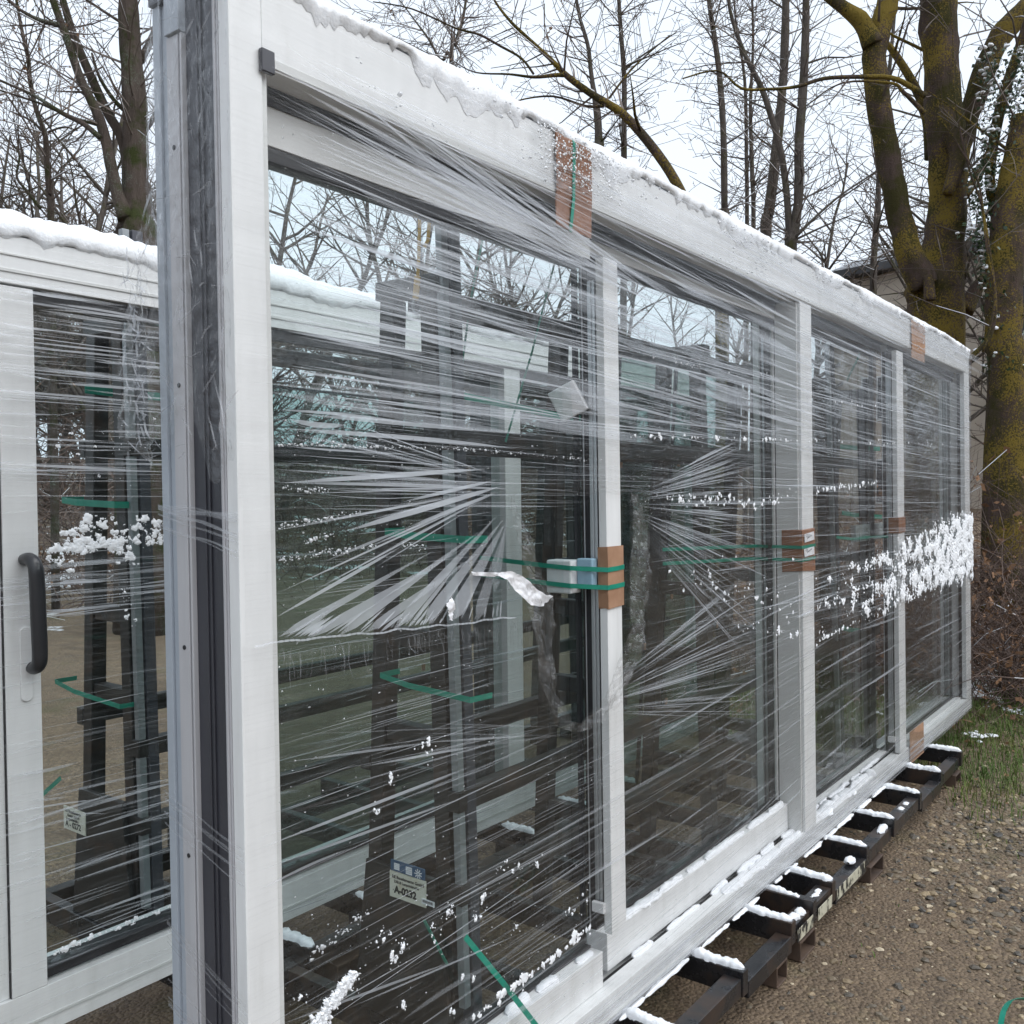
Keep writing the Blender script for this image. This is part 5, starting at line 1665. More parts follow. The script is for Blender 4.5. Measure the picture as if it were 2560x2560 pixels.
# water drops on the film
dr = MB()
for _ in range(1500):
    px, py = SR.gauss(1680, 70), SR.uniform(860, 1330)
    if px < 1570: continue
    x, z = e1(px, py)
    dr.lump((x, -0.018, z), SR.uniform(.0007, .0019), SR, 1.0, 0.1)
for _ in range(1500):
    x, z = e1(SR.uniform(690, 2400), SR.uniform(300, 2500))
    if not (0.05 < z < H1) or (P1[0] < x < P2[0] and 0.85 < z < P1[1]): continue
    dr.lump((x, -0.018, z), SR.uniform(.0008, .0026), SR, 1.0, 0.1)
o = dr.build('water_drops', M['drop'], mtx=E1, smooth=True)
tag(o, 'small clear water drops beaded on the stretch film', 'water drops', kind='stuff')
#PART5
# ------------------------------------------------------------------ trees
TR = random.Random(77)
def wob(v, a, rg):
    return Vector((v.x + rg.gauss(0, a), v.y + rg.gauss(0, a), v.z + rg.gauss(0, a)))

def snow_on(mb, pts, rad, rg, chance=0.7):
    """snow lying on the upper side of a limb: short white tubes on the flatter stretches"""
    run, rr = [], []
    for i in range(len(pts)):
        a, c = pts[max(0, i - 1)], pts[min(len(pts) - 1, i + 1)]
        d = (c - a)
        flat = d.length > 1e-6 and abs(d.normalized().z) < 0.80
        if flat and rg.random() < chance:
            run.append(pts[i] + Vector((0, 0, rad[i] * 0.72)))
            rr.append(max(0.0035, rad[i] * 0.62))
        else:
            if len(run) > 1:
                mb.tube(run, rr, 4)
            run, rr = [], []
    if len(run) > 1:
        mb.tube(run, rr, 4)

def grow(tk, tw, sw, lf, p, d, L, r, lev, rg, P):
    """recursive limb: level 0/1 into the limb mesh, thinner ones into the twig mesh"""
    n = max(3, int(L / P['seg'][min(lev, len(P['seg']) - 1)]))
    pts, rad = [p.copy()], [r]
    cur = d.normalized()
    for i in range(n):
        cur = wob(cur, P['wob'], rg)
        cur.z += P['up'] * (1 if lev < 2 else 0.5)
        cur.normalize()
        pts.append(pts[-1] + cur * (L / n))
        rad.append(max(P['rmin'], r * (1 - 0.80 * (i + 1) / n)))
    (tk if r > 0.018 else tw).tube(pts, rad, 7 if r > 0.05 else (5 if r > 0.018 else 3), cap=False)
    if sw is not None and r > P.get('snowr', 0.006):
        snow_on(sw, pts, rad, rg, P.get('snow', 0.5))
    if lev >= P['lev']:
        if lf is not None and rg.random() < P.get('leaf', 0.0):
            for _ in range(rg.randint(1, 4)):
                c = pts[rg.randint(1, n)]
                s = rg.uniform(0.02, 0.04)
                a = wob(Vector((0, 0, -1)), 0.5, rg).normalized() * s
                b = wob(Vector((1, 0, 0)), 0.7, rg).normalized() * s * 0.5
                lf.quad(c, c + a * 0.5 + b, c + a, c + a * 0.5 - b)
        return
    k = max(1, int(L * P['dens'][min(lev, len(P['dens']) - 1)] * rg.uniform(0.8, 1.2)))
    for _ in range(k):
        t = rg.uniform(P['t0'] if lev == 0 else 0.15, 1.0)
        i = min(n - 1, int(t * n))
        base = pts[i].lerp(pts[i + 1], t * n - i) if t * n - i <= 1 else pts[-1]
        ax = (pts[i + 1] - pts[i]).normalized()
        q = wob(Vector((0, 0, 0)), 1, rg)
        q = (q - ax * q.dot(ax))
        if q.length < 1e-3: continue
        q.normalize()
        sp = P['spread'] * rg.uniform(0.7, 1.25)
        nd = ax * cos(sp) + q * sin(sp)
        nr = min(rad[i] * 0.62, r * rg.uniform(0.3, 0.5))
        grow(tk, tw, sw, lf, base, nd, L * rg.uniform(*P['len']) * (1.15 - 0.5 * t), max(P['rmin'], nr), lev + 1, rg, P)

PT = dict(seg=(0.35, 0.28, 0.22, 0.15), wob=0.10, up=0.02, rmin=0.0035, lev=3, dens=(1.3, 2.2, 3.2), len=(0.32, 0.55), spread=0.95, t0=0.25, snow=0.45, snowr=0.007, leaf=0.25)

def limb(tk, sw, path, rg, sides=12, wobble=0.0, snow=0.35):
    """path: [(Vector, radius)]; returns the smoothed polyline"""
    ps = smooth_path([p for p, _ in path], 4)
    n = len(path) - 1
    rs = []
    for i in range(len(ps)):
        k = i / 4
        j = min(int(k), n - 1)
        rs.append(lerp(path[j][1], path[j + 1][1], k - j))
    if wobble:
        ps = [wob(p, wobble * r, rg) for p, r in zip(ps, rs)]
    b = len(tk.v)
    tk.tube(ps, rs, sides)
    # burrs and dents on thick stems
    if max(rs) > 0.08:
        for i in range(b, len(tk.v)):
            v = Vector(tk.v[i])
            c = ps[min(len(ps) - 1, (i - b) // sides)]
            o = v - c
            tk.v[i] = tuple(c + o * (1 + 0.16 * noise.noise(v * 5) + 0.08 * noise.noise(v * 14)))
    if sw is not None:
        snow_on(sw, ps, rs, rg, snow)
    return ps, rs

def make_tree(name, label, limbs, P, bark, seed, twig_from=0.0, twigL=1.0, density=1.0, group=None, cat='tree', leafm='leaf', depth_px=None):
    """limbs: list of [(world Vector, radius)], the first is the stem standing on the ground"""
    rg = random.Random(seed)
    base = limbs[0][0][0]
    r = empty(name, Matrix.Translation(base))
    tag(r, label, cat, group)
    tk, tw, sw, lf = MB(), MB(), MB(), MB()
    for k, path in enumerate(limbs):
        ps, rs = limb(tk, sw, path, rg, 14 if path[0][1] > 0.08 else 7, 0.0)
        L = sum((ps[i + 1] - ps[i]).length for i in range(len(ps) - 1))
        cnt = int(L * 2.6 * density)
        for _ in range(cnt):
            t = rg.uniform(twig_from if k == 0 else 0.12, 1.0)
            i = min(len(ps) - 2, int(t * (len(ps) - 1)))
            ax = (ps[i + 1] - ps[i]).normalized()
            q = wob(Vector((0, 0, 0.25)), 1, rg)
            q = (q - ax * q.dot(ax)).normalized()
            nd = ax * 0.45 + q * 0.9
            grow(tk, tw, sw, lf, ps[i], nd, rg.uniform(0.5, 1.5) * twigL, min(rs[i] * 0.45, rg.uniform(0.006, 0.02)), 1, rg, P)
    T = -base
    def fin(mb, nm, mat, sm, kind=None):
        if not mb.f: return
        mb.v = [(v[0] + T.x, v[1] + T.y, v[2] + T.z) for v in mb.v]
        o = mb.build(nm, mat, r, smooth=sm)
        if kind: o['kind'] = kind
    fin(tk, 'trunk', bark, True)
    fin(tw, 'crown', M['twig'], False)
    fin(sw, 'snow_on_branches', M['snow'], True, 'stuff')
    fin(lf, 'dead_leaves', M[leafm], False, 'stuff')
    return r

def W(pts, depth, scale=1.0, ground=True, off=(0, 0), base_r=None):
    """picture polyline (x, y, stem width in px) at a given distance -> world points with radii"""
    out = []
    for q in pts:
        d = q[3] if len(q) > 3 else depth
        out.append((at(q[0], q[1], d), q[2] * 0.5 * d / FPX))
    if ground:
        p, rr = out[0]
        out.insert(0, (Vector((p.x, p.y, gz(p.x, p.y) - 0.05)), rr * 1.25))
    return out
def t1(x, y, w): return (x * 0.4415, y * 0.4415, w * 0.4415)
def t2(x, y, w): return (853 + x * 0.4415, y * 0.4415, w * 0.4415)
def t3(x, y, w): return (1706 + x * 0.442, y * 0.442, w * 0.442)

PM = dict(PT, lev=3, leaf=0.05, dens=(1.3, 2.0, 2.6))
# mossy maple with three stems
D = 10.0
make_tree('maple_tree', 'thick mossy yellow-lichened maple with several forked stems beside the front element', [
    W([t3(1440, 1900, 300), t3(1425, 1650, 320), t3(1470, 1450, 235), t3(1500, 1100, 195), t3(1485, 700, 205), t3(1465, 400, 190), t3(1450, 150, 200), t3(1440, -60, 200), t3(1430, -500, 150), t3(1450, -1100, 90)], D),
    W([t3(1370, 1620, 160), t3(1290, 1450, 150), t3(1235, 1250, 135), t3(1165, 900, 132), t3(1115, 600, 130), t3(1085, 320, 140), t3(1120, 140, 125), t3(1165, 0, 120), t3(1190, -300, 95), t3(1240, -800, 60)], D - 0.25, ground=False),
    W([t3(1075, 260, 120), t3(1020, 130, 100), t3(940, 60, 80), t3(840, -10, 60), t3(700, -160, 40), t3(560, -420, 25)], D - 0.3, ground=False),
    W([t3(1530, 1050, 150), t3(1560, 880, 125), t3(1620, 660, 115), t3(1700, 420, 122), t3(1800, 210, 128), t3(1920, 70, 120), t3(2080, -120, 100), t3(2200, -420, 60)], D + 0.25, ground=False),
    W([t3(1500, 1100, 60), t3(1560, 900, 100), t3(1530, 780, 92), t3(1510, 735, 88)], D - 0.28, ground=False),
    W([t3(1400, 1700, 70), t3(1395, 1600, 60), t3(1393, 1560, 58)], D - 0.42, ground=False),
    W([t3(1375, 545, 34), t3(1290, 490, 32), t3(1180, 440, 28), t3(1000, 435, 24), t3(800, 445, 22), t3(650, 490, 20), t3(480, 505, 17), t3(330, 498, 15), t3(200, 400, 12), t3(0, 445, 8)], D - 1.0, ground=False),
    W([t3(1370, 640, 30), t3(1250, 520, 22), t3(1180, 470, 16), t3(900, 470, 10), t3(700, 600, 7)], D - 0.8, ground=False),
    W([t3(1400, 900, 60), t3(1380, 650, 55), t3(1300, 460, 50), t3(1200, 300, 42), t3(1150, 240, 30)], D + 0.8, ground=False),
    W([t3(1590, 1110, 60), t3(1680, 980, 50), t3(1760, 800, 45), t3(1790, 600, 42), t3(1860, 380, 40), t3(1960, 150, 35)], D + 0.9, ground=False),
    W([t3(1590, 1760, 110), t3(1660, 1640, 80), t3(1720, 1560, 50)], D + 0.2, ground=False),
], PM, M['maple'], 1, twig_from=0.6, density=0.55, twigL=1.2)
# its neighbour at the edge, ivy-grown
D = 9.4
make_tree('maple_tree', 'dark ivy-grown maple with sawn stem ends and climbing reddish vines', [
    W([t3(1830, 2250, 200), t3(1815, 1900, 190), t3(1820, 1550, 195), t3(1850, 1250, 190), t3(1890, 950, 165), t3(1905, 750, 110), t3(1910, 655, 95)], D),
    W([t3(1930, 1250, 150), t3(2000, 900, 150), t3(2040, 500, 140), t3(2080, 0, 120), t3(2120, -500, 80)], D + 0.2, ground=False),
    W([t3(1780, 1250, 60), t3(1740, 1000, 55), t3(1790, 650, 62), t3(1880, 350, 55), t3(1960, 100, 48), t3(2050, -200, 30)], D + 0.4, ground=False),
    W([t3(1560, 2200, 28), t3(1620, 2040, 28), t3(1740, 1900, 26), t3(1770, 1700, 22), t3(1740, 1450, 18), t3(1690, 1150, 14), t3(1620, 950, 10), t3(1540, 560, 9), t3(1530, 200, 8), t3(1510, -50, 6)], D - 0.5, ground=False),
    W([t3(1700, 1990, 16), t3(1770, 1690, 12), t3(1720, 1400, 12), t3(1680, 1050, 10), t3(1560, 820, 8), t3(1480, 700, 6)], D - 0.55, ground=False),
], dict(PM, lev=3), M['maple'], 2, twig_from=0.3, density=0.9, twigL=0.9)
# leaning limb over the element: a young tree of its own
D = 9.0
make_tree('maple_tree', 'slim leaning maple with green mossy limb arching over the snowy head rail', [
    W([t2(2150, 1700, 70), t2(2020, 1330, 62), t2(1920, 1080, 58), t2(1790, 870, 56), t2(1600, 650, 50), t2(1430, 540, 42), t2(1290, 440, 36), t2(1180, 330, 26), t2(1040, 200, 20), t2(940, 100, 16), t2(850, -30, 12), t2(760, -250, 8)], D),
    W([t2(1260, 425, 26), t2(1210, 425, 24), t2(1090, 436, 18), t2(950, 420, 12), t2(760, 410, 8), t2(640, 350, 5)], D - 0.2, ground=False),
    W([t2(1090, 420, 14), t2(1020, 330, 14), t2(900, 260, 14), t2(780, 195, 13), t2(650, 160, 11), t2(400, 50, 9), t2(180, 10, 6)], D - 0.3, ground=False),
    W([t2(1490, 600, 20), t2(1380, 600, 15), t2(1200, 545, 12), t2(1000, 570, 8), t2(860, 640, 5)], D + 0.2, ground=False),
    W([t2(1500, 580, 14), t2(1620, 420, 12), t2(1720, 320, 9), t2(1860, 200, 6)], D + 0.2, ground=False),
], dict(PT, leaf=0.15, lev=3), M['maple'], 3, twig_from=0.35, density=1.3, twigL=0.9)
# left tree behind the rear element
D = 11.0
make_tree('ash_tree', 'stout grey-brown tree forking low, rising behind the rear element', [
    W([t1(790, 1500, 260), t1(765, 1300, 200), t1(770, 1080, 150), t1(765, 800, 135), t1(765, 600, 132), t1(740, 300, 120), t1(725, 0, 105), t1(715, -400, 85), t1(700, -1000, 50)], D),
    W([t1(710, 1240, 90), t1(660, 1080, 70), t1(590, 760, 58), t1(540, 620, 52), t1(450, 430, 48), t1(380, 220, 44), t1(320, 60, 40), t1(260, -150, 32), t1(200, -420, 22)], D - 0.2, ground=False),
    W([t1(730, 960, 70), t1(690, 780, 58), t1(610, 640, 54), t1(500, 400, 50), t1(430, 230, 46), t1(380, 80, 42), t1(330, -120, 34), t1(300, -420, 22)], D + 0.2, ground=False),
    W([t1(565, 780, 34), t1(470, 700, 30), t1(350, 640, 26), t1(200, 545, 20), t1(80, 490, 16), t1(-60, 430, 12)], D - 0.5, ground=False),
    W([t1(330, 140, 30), t1(230, 115, 24), t1(120, 60, 18), t1(20, -20, 12)], D - 0.4, ground=False),
    W([t1(720, 640, 30), t1(640, 560, 24), t1(560, 430, 18), t1(520, 300, 12)], D + 0.2, ground=False),
    W([t1(800, 760, 40), t1(850, 700, 30), t1(900, 600, 24)], D + 0.2, ground=False),
    W([t1(790, 350, 50), t1(850, 240, 40), t1(920, 60, 30)], D + 0.3, ground=False),
], dict(PT, lev=3, leaf=0.3, dens=(1.3, 2.4, 3.0)), M['ash'], 4, twig_from=0.45, density=1.5, twigL=1.3)
make_tree('young_ash_tree', 'thin crooked tree behind the rear element, left of the stout forked tree', [
    W([t1(290, 1300, 40), t1(285, 1150, 38), t1(265, 900, 34), t1(255, 760, 30), t1(205, 620, 26), t1(170, 450, 26), t1(160, 330, 24), t1(120, 150, 20), t1(80, -100, 14), t1(60, -400, 8)], 12),
    W([t1(250, 750, 16), t1(170, 680, 12), t1(60, 630, 8)], 12, ground=False),
    W([t1(270, 750, 14), t1(360, 720, 10), t1(440, 740, 6)], 12, ground=False),
    W([t1(230, 1180, 18), t1(150, 1080, 16), t1(95, 1000, 14), t1(110, 880, 11), t1(60, 800, 7)], 11.6, ground=False),
], dict(PT, lev=3, leaf=0.3, dens=(1.3, 2.4, 3.0)), M['ash'], 5, twig_from=0.2, density=2.2, twigL=1.0)

# the row of alders beyond, each stem traced at its own distance
PA = dict(PT, lev=3, up=0.015, spread=1.15, leaf=0.45, dens=(1.2, 2.0, 2.6), rmin=0.005, seg=(0.4, 0.35, 0.3, 0.22), wob=0.13)
alders = [
    ('straight slim alder left of the paired dark alders', [W([t3(245, 1330, 40), t3(238, 1200, 38), t3(230, 700, 36), t3(198, 330, 32), t3(150, 0, 26), t3(110, -400, 18), t3(90, -900, 8)], 19)], 20),
    ('thin pale alder in a close pair with another thin one', [W([t3(365, 1330, 24), t3(362, 900, 22), t3(352, 450, 18), t3(300, 100, 12), t3(280, -300, 8)], 20)], 21),
    ('thin alder in a close pair, slightly thicker than its neighbour', [W([t3(402, 1340, 26), t3(395, 1000, 26), t3(385, 600, 20), t3(400, 200, 15), t3(380, -300, 9)], 19.5)], 22),
    ('grey alder leaning right, crossed by a dark leaning stem', [W([t3(470, 1420, 64), t3(490, 1200, 60), t3(530, 850, 56), t3(565, 500, 52), t3(582, 200, 46), t3(585, -100, 38), t3(600, -500, 24), t3(590, -1000, 10)], 17)], 23),
    ('dark twin-stemmed alder, one stem leaning far left', [W([t3(612, 1480, 70), t3(615, 1380, 62), t3(655, 1150, 54), t3(660, 800, 52), t3(685, 450, 48), t3(698, 100, 42), t3(700, -300, 34), t3(690, -900, 16)], 15.5),
                                     W([t3(605, 1380, 40), t3(590, 1100, 38), t3(555, 850, 38), t3(490, 620, 34), t3(440, 480, 32), t3(350, 300, 26), t3(270, 60, 20), t3(230, -250, 12)], 15.5, ground=False),
                                     W([t3(640, 1340, 20), t3(760, 1220, 15), t3(900, 1100, 12), t3(1080, 980, 9), t3(1130, 940, 6)], 15.3, ground=False),
                                     W([t3(650, 1350, 14), t3(800, 1280, 10), t3(960, 1215, 6)], 15.2, ground=False)], 24),
    ('slender alder between the dark twin alder and the thick mossy maple', [W([t3(1080, 1640, 40), t3(1085, 1450, 34), t3(1105, 1200, 36), t3(1112, 1000, 28), t3(1150, 600, 24), t3(1190, 200, 20), t3(1220, -200, 14)], 16)], 25),
    ('brown alder with dead leaves on its stem above the soaked cardboard', [W([t2(1465, 1000, 50), t2(1460, 850, 48), t2(1450, 640, 40), t2(1420, 450, 26), t2(1395, 250, 22), t2(1340, 50, 18), t2(1300, -300, 11)], 18)], 26),
    ('straight dark alder right of the brown alder, over the snowy head rail', [W([t2(1600, 1050, 36), t2(1600, 800, 34), t2(1602, 450, 30), t2(1585, 200, 26), t2(1570, -50, 22), t2(1560, -500, 12)], 18.5),
                                    W([t2(1604, 400, 14), t2(1670, 340, 12), t2(1800, 250, 8), t2(1900, 180, 5)], 18.5, ground=False)], 27),
    ('distant slight alder leaning left over the head rail', [W([t2(620, 520, 26), t2(650, 250, 22), t2(690, 100, 17), t2(720, -100, 12), t2(760, -400, 7)], 20)], 28),
    ('small crooked alder just above the start of the head rail', [W([t2(640, 560, 24), t2(560, 350, 18), t2(500, 230, 13), t2(420, 120, 9), t2(330, 0, 6)], 17)], 29),
]
for (lab, limbs, sd) in alders:
    make_tree('alder_tree', lab, limbs, PA, M['grove'], sd, twig_from=0.12, density=2.1, twigL=1.15, group='alders beyond the racks')

# the wood behind: a few bare trees copied
def variant(seed, h):
    rg = random.Random(seed)
    tk, tw, lf = MB(), MB(), MB()
    P = dict(seg=(0.8, 0.5, 0.4, 0.3), wob=0.09, up=0.03, rmin=0.006, lev=3, dens=(3.0, 2.6, 2.6), len=(0.22, 0.40), spread=0.95, t0=0.12, leaf=0.2)
    grow(tk, tw, None, lf, Vector((0, 0, -0.1)), Vector((rg.gauss(0, .05), rg.gauss(0, .05), 1)), h, 0.013 * h, 0, rg, P)
    return tk.mesh('trunk', M['grove'], True), tw.mesh('crown', M['twig']), lf.mesh('dead_leaves', M['leaf']) if lf.f else None
VAR = [variant(100 + i, h) for i, h in enumerate((11, 13, 10, 12, 9))]
wr = random.Random(8)
spots = []
for i in range(52):
    px = wr.uniform(-150, 2700) if i > 14 else wr.uniform(-200, 1000)
    d = wr.uniform(24, 52) if i > 14 else wr.uniform(22, 36)
    p = at(px, 1215, d)
    if p.y < 6.5 and p.x < 22: continue
    spots.append(p)
for i, p in enumerate(spots):
    r = empty('bare_tree')
    r.location = (p.x, p.y, gz(p.x, p.y))
    r.rotation_euler = (0, 0, wr.uniform(0, 6.28))
    s = wr.uniform(0.8, 1.25)
    r.scale = (s, s, s)
    tag(r, 'bare leafless tree standing in the wood behind the yard', 'tree', 'bare trees of the wood behind')
    a, b, c = VAR[i % 5]
    for nm, me in (('trunk', a), ('crown', b), ('dead_leaves', c)):
        if me is None: continue
        o = bpy.data.objects.new(nm, me)
        COL.objects.link(o)
        o.parent = r
        if nm == 'dead_leaves': o['kind'] = 'stuff'

for i in range(26):  # trees out of view, added so the glass mirrors dark wood instead of sky
    p = Vector((-4 + i * 2.9 + wr.uniform(-1, 1), -13 - wr.uniform(0, 11), 0)) if i < 16 else Vector((wr.uniform(22, 48), wr.uniform(-11, 1), 0))
    r = empty('bare_tree')
    r.location = (p.x, p.y, gz(p.x, p.y))
    r.rotation_euler = (0, 0, wr.uniform(0, 6.28))
    s = wr.uniform(0.9, 1.3)
    r.scale = (s, s, s)
    tag(r, 'out-of-view bare tree added across the yard, mirrored in the glass', 'tree', 'out-of-view bare trees added across the yard')
    a, b, c = VAR[i % 5]
    for nm, me in (('trunk', a), ('crown', b)):
        o = bpy.data.objects.new(nm, me)
        COL.objects.link(o)
        o.parent = r

# brown thicket closing the view low down, behind the yard and beside the far end of the element
def thicket(name, label, area, n, hmax, seed, snow=0.25, leafn=0.3, rmax=0.008):
    rg = random.Random(seed)
    tw, sw, lf = MB(), MB(), MB()
    for _ in range(n):
        x, y = rg.uniform(area[0], area[1]), rg.uniform(area[2], area[3])
        p = Vector((x, y, gz(x, y) - 0.03))
        a = rg.uniform(0, 6.28)
        d = Vector((cos(a) * 0.6, sin(a) * 0.6, rg.uniform(0.4, 1.4)))
        pts, rad = [p], []
        L = rg.uniform(0.5, 1.0) * hmax * 1.5
        m = 9
        r0 = rg.uniform(0.4, 1.0) * rmax
        for i in range(m):
            d = wob(d, 0.18, rg)
            d.z -= 0.16
            d.normalize()
            q = pts[-1] + d * (L / m)
            q.z = max(q.z, gz(q.x, q.y) + 0.02)
            pts.append(q)
        rad = [r0 * (1 - 0.7 * i / m) for i in range(m + 1)]
        tw.tube(pts, rad, 3, cap=False)
        if rg.random() < snow:
            snow_on(sw, pts, [x_ * 0.8 for x_ in rad], rg, 0.3)
        for i in range(2, m):
            if rg.random() < leafn:
                c = pts[i]
                s = rg.uniform(0.015, 0.045)
                u = wob(Vector((0, 0, 0)), 1, rg).normalized() * s
                v = wob(Vector((0, 0, 0)), 1, rg).normalized() * s * 0.6
                lf.quad(c - u, c + v, c + u, c - v)
    r = empty(name, Matrix.Identity(4))
    tag(r, label, 'bush', kind='stuff')
    tw.build('stems', M['bramble'], r)
    if sw.f: sw.build('snow_on_stems', M['snow'], r)
    if lf.f: lf.build('dead_leaves', M['leaf'], r)
thicket('bramble_thicket', 'tangled brown bramble thicket with snow behind the far end of the front element', (8.0, 11.0, 0.6, 3.6), 2300, 1.75, 31, 0.12, 0.5, 0.006)
thicket('undergrowth', 'low brown undergrowth along the edge of the wood', (-6, 26, 11.5, 15), 1900, 1.6, 32, 0.25, 0.4, 0.013)
thicket('hazel_scrub', 'tall brown hazel scrub filling the wood behind', (-10, 44, 15, 27), 3200, 4.2, 35, 0.25, 0.35, 0.022)
thicket('undergrowth', 'out-of-view brown scrub added across the yard, mirrored in the panes', (-8, 40, -16, -12), 1300, 2.4, 34, 0.2, 0.3, 0.02)  # unseen scrub, added to darken what the panes mirror
thicket('hazel_scrub', 'high brown thicket added out of view to darken reflections in the panes', (-10, 55, -24, -15), 3800, 8.5, 37, 0.0, 0.5, 0.05)  # added behind the camera: dense stems keep bright sky out of the reflections
thicket('hazel_scrub', 'tall brown scrub added out of view at the yard end, mirrored in the far panes', (20, 60, -16, 1.5), 1700, 4.5, 36, 0.1, 0.4, 0.03)  # added beyond the frame as dark matter for the far panes to reflect
thicket('undergrowth', 'brown scrub under the mossy maples', (11.5, 20, -1.5, 8), 900, 2.0, 33, 0.3, 0.3, 0.011)

# ivy on the right-hand maple
def ivy():
    rg = random.Random(14)
    lf, sw = MB(), MB()
    for _ in range(2600):
        y = rg.uniform(250, 2100)
        cx = 1760 + 60 * sin(y * 0.004) + rg.gauss(0, 55)
        if y < 900: cx = rg.choice((1740, 1900)) + rg.gauss(0, 40)
        q = t3(cx, y, 1)
        p = at(q[0], q[1], 9.55 + rg.gauss(0, 0.18))
        s = rg.uniform(0.025, 0.055)
        u = wob(Vector((0, 0, -0.6)), 0.6, rg).normalized() * s
        v = wob(Vector((0, 0, 0)), 1, rg).normalized() * s * 0.8
        lf.quad(p, p + u * .5 + v * .5, p + u, p + u * .5 - v * .5)
        if rg.random() < 0.10:
            sw.lump(p + Vector((0, 0, 0.01)), rg.uniform(0.015, 0.04), rg, 0.5)
    base = Vector((at(*t3(1815, 1900, 1)[:2], 9.5)))
    r = empty('ivy', Matrix.Identity(4))
    tag(r, 'dark glossy ivy climbing the maple with sawn stems', 'ivy', kind='stuff')
    lf.build('leaves', M['ivy'], r)
    sw.build('snow_on_leaves', M['snow'], r, smooth=True)
ivy()

# ------------------------------------------------------------------ beige house beyond the trees
def house():
    a, b = at(2080, 1215, 34), at(2760, 1215, 27)
    a.z = b.z = 0
    d = (b - a)
    L = d.length
    ang = math.atan2(d.y, d.x)
    r = empty('house', Matrix.Translation(a) @ Matrix.Rotation(ang, 4, 'Z'))
    tag(r, 'beige rendered house with flat dark roof edge behind the mossy maples', 'house')
    zt = 8.9
    B('wall', M['render'], r, (0, L, 0, 9, -0.5, zt), bevel=0)
    rf = B('roof', M['roof'], r, (-0.4, L + 0.4, -0.5, 9.4, zt + 0.002, zt + 0.28), bevel=0.02)
    sg = MB()
    sg.prism([(-0.4, zt + 0.285), (L * 0.5, zt + 1.0), (L + 0.4, zt + 0.285)], -0.3, 9.2)
    sg.build('roof_snow', M['snow'], rf)
    for i in range(4):
        for zz in (1.2, 4.0, 6.3):
            x = 1.2 + i * 2.2
            if x + 1.2 > L: continue
            w = B('window', M['white'], r, (x - 0.06, x + 1.16, -0.04, 0.02, zz - 0.06, zz + 1.46), bevel=0)
            B('pane', M['window'], w, (x, x + 0.53, -0.05, -0.041, zz, zz + 1.4), (x + 0.57, x + 1.1, -0.05, -0.041, zz, zz + 1.4), bevel=0)
house()

# low stack of snow-covered boards behind the rear row
def board_stack():
    r = empty('board_stack', Matrix.Translation((1.2, 7.6, gz(1.2, 7.6))) @ Matrix.Rotation(radians(6), 4, 'Z'))
    tag(r, 'low stack of weathered boards under snow behind the rear rack', 'board stack')
    rg = random.Random(3)
    for k in range(5):
        for j in range(4):
            B('board', M['timber'], r, (-1.8 + rg.uniform(-.05, .05), 2.6 + rg.uniform(-.08, .08), j * 0.24, j * 0.24 + 0.22, 0.30 + k * 0.15, 0.30 + k * 0.15 + 0.13))
    for x in (-1.3, 0.4, 2.1):
        B('bearer', M['timber'], r, (x, x + 0.12, 0, 0.95, 0.0, 0.298))
    mb = MB()
    snow_ridge(mb, (-1.8, 0.47, 1.03), (2.6, 0.47, 1.03), 0.98, 0.10, 4.4, seg=0.1, ragged=0.06)
    o = mb.build('snow_layer', M['snow'], r, smooth=True)
board_stack()

# ------------------------------------------------------------------ gravel, grass and snow on the yard
def gravel():
    rg = random.Random(9)
    mb = MB()
    def put(x, y, r, tone):
        b = len(mb.v)
        mb.lump((x, y, gz(x, y) + r * 0.12), r, rg, 0.55, 0.25)
        mb.att += [tone] * (len(mb.v) - b)
    n = 0
    while n < 17000:
        x = rg.uniform(1.9, 9.2)
        y = rg.uniform(-2.4, 2.2)
        if y > 1.2 and rg.random() < 0.6: continue
        patch = noise.noise((x * 0.9 + 3.3, y * 0.9, 1))
        gx, gy = at(2330, 2130, 1).x, 0
        near = math.exp(-(((x - 5.0) / 1.0) ** 2 + ((y - 0.55) / 0.75) ** 2))
        if rg.random() > 0.20 + 0.25 * max(0, patch) + 0.9 * near: continue
        big = rg.random()
        r = rg.uniform(0.003, 0.008) if big < 0.75 else rg.uniform(0.008, 0.017)
        if near > 0.35: r *= 1.35
        if x > 7 or y < -1.4: r *= 1.5
        tone = min(1, max(0, rg.gauss(0.50, 0.26)))
        put(x, y, r, tone)
        n += 1
    o = mb.build('gravel', M['stone'], attr='tone')
    tag(o, 'loose wet gravel scattered over the brown yard', 'gravel', kind='stuff')
gravel()

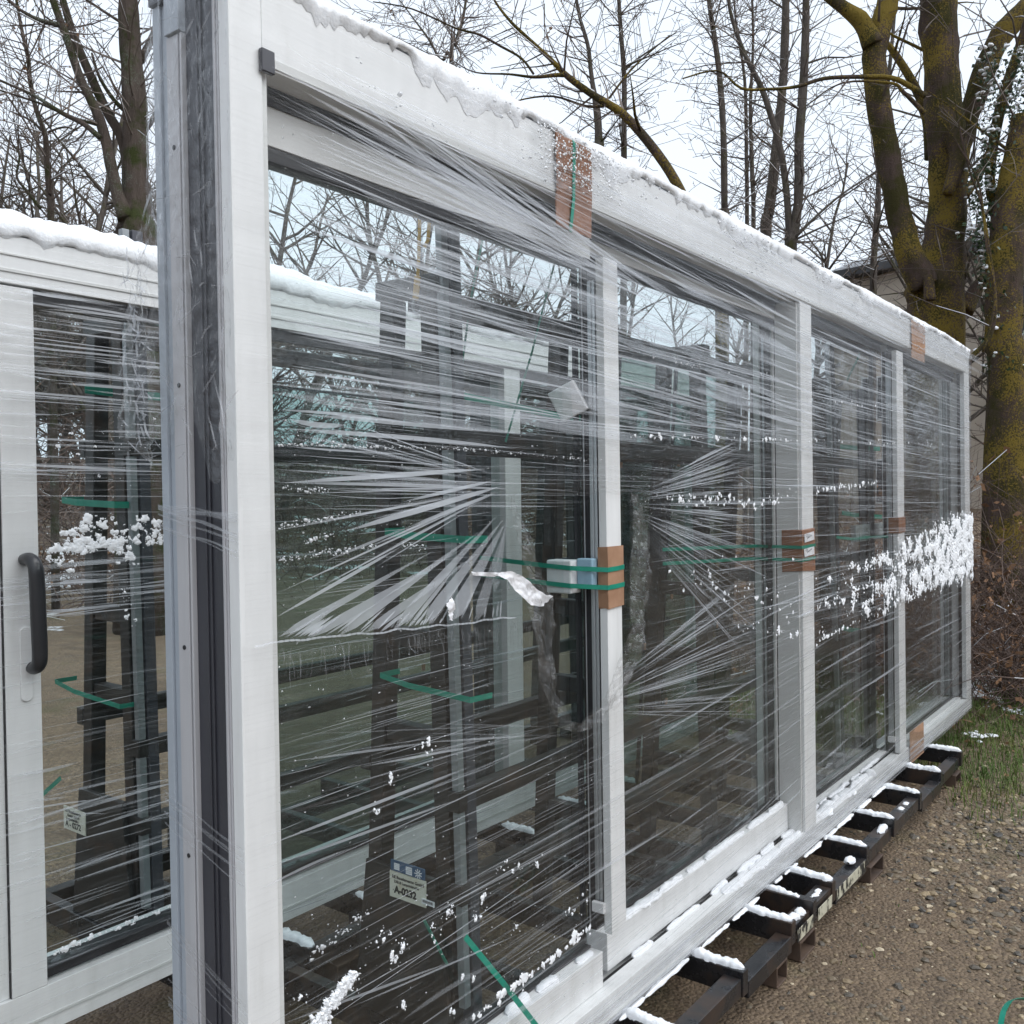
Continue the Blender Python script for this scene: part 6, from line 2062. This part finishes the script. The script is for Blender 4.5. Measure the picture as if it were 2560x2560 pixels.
def grass():
    rg = random.Random(19)
    mb, sn, lf = MB(), MB(), MB()
    def blade(x, y, h):
        z = gz(x, y)
        a = rg.uniform(0, 6.28)
        w = rg.uniform(0.0018, 0.0035)
        lx, ly = cos(a) * h * rg.uniform(.2, .9), sin(a) * h * rg.uniform(.2, .9)
        px, py = -sin(a) * w, cos(a) * w
        b = len(mb.v)
        mb.v += [(x - px, y - py, z - 0.005), (x + px, y + py, z - 0.005), (x + lx * .4 + px * .8, y + ly * .4 + py * .8, z + h * .65), (x + lx * .4 - px * .8, y + ly * .4 - py * .8, z + h * .65), (x + lx, y + ly, z + h * rg.uniform(.6, 1))]
        mb.f += [(b, b + 1, b + 2, b + 3), (b + 3, b + 2, b + 4)]
    n = 0
    while n < 26000:
        x, y = rg.uniform(5.2, 9.8), rg.uniform(-0.9, 3.2)
        k = (x - 6.5) * 0.55 + (y - 0.55) * 0.45 + 0.55 * noise.noise((x * 1.6, y * 1.6, 2))
        if y > 1.2 and x < 6.0: continue
        if k < rg.uniform(-0.3, 0.25): continue
        blade(x, y, rg.uniform(0.03, 0.11))
        n += 1
    for _ in range(1800):
        x, y = rg.uniform(2.5, 7), rg.uniform(-1.6, 1.1)
        if noise.noise((x * 2.1, y * 2.1, 6)) < 0.12: continue
        blade(x, y, rg.uniform(0.008, 0.03))
    o = mb.build('grass', M['grass'])
    tag(o, 'short winter grass at the edge of the yard', 'grass', kind='stuff')
    for _ in range(60):
        x, y = rg.uniform(6.2, 9.4), rg.uniform(-0.6, 2.4)
        if noise.noise((x * 1.5, y * 1.5, 8)) < -0.1: continue
        for _ in range(rg.randint(3, 16)):
            xx, yy = x + rg.gauss(0, .06), y + rg.gauss(0, .05)
            sn.lump((xx, yy, gz(xx, yy) + 0.03), rg.uniform(.008, .03), rg, 0.45)
    for _ in range(260):
        x = rg.uniform(8.3, 10.2)
        y = 1.5 + 0.15 * (x - 8) + rg.gauss(0, .05)
        sn.lump((x, y, gz(x, y) + 0.03), rg.uniform(.02, .06), rg, 0.4)
    o = sn.build('snow_patches', M['snow'], smooth=True)
    tag(o, 'small melting snow patches lying in the grass', 'snow', kind='stuff')
    for _ in range(500):
        x, y = rg.uniform(5.5, 10.5), rg.uniform(-1.0, 3.5)
        s = rg.uniform(0.015, 0.035)
        c = Vector((x, y, gz(x, y) + rg.uniform(0.008, 0.04)))
        u = wob(Vector((0, 0, 0)), 1, rg); u.z *= 0.3; u = u.normalized() * s
        v = wob(Vector((0, 0, 0)), 1, rg); v.z *= 0.3; v = v.normalized() * s * 0.7
        lf.quad(c - u, c + v, c + u, c - v)
    o = lf.build('fallen_leaves', M['leaf'])
    tag(o, 'brown fallen leaves lying in the grass', 'leaves', kind='stuff')
grass()
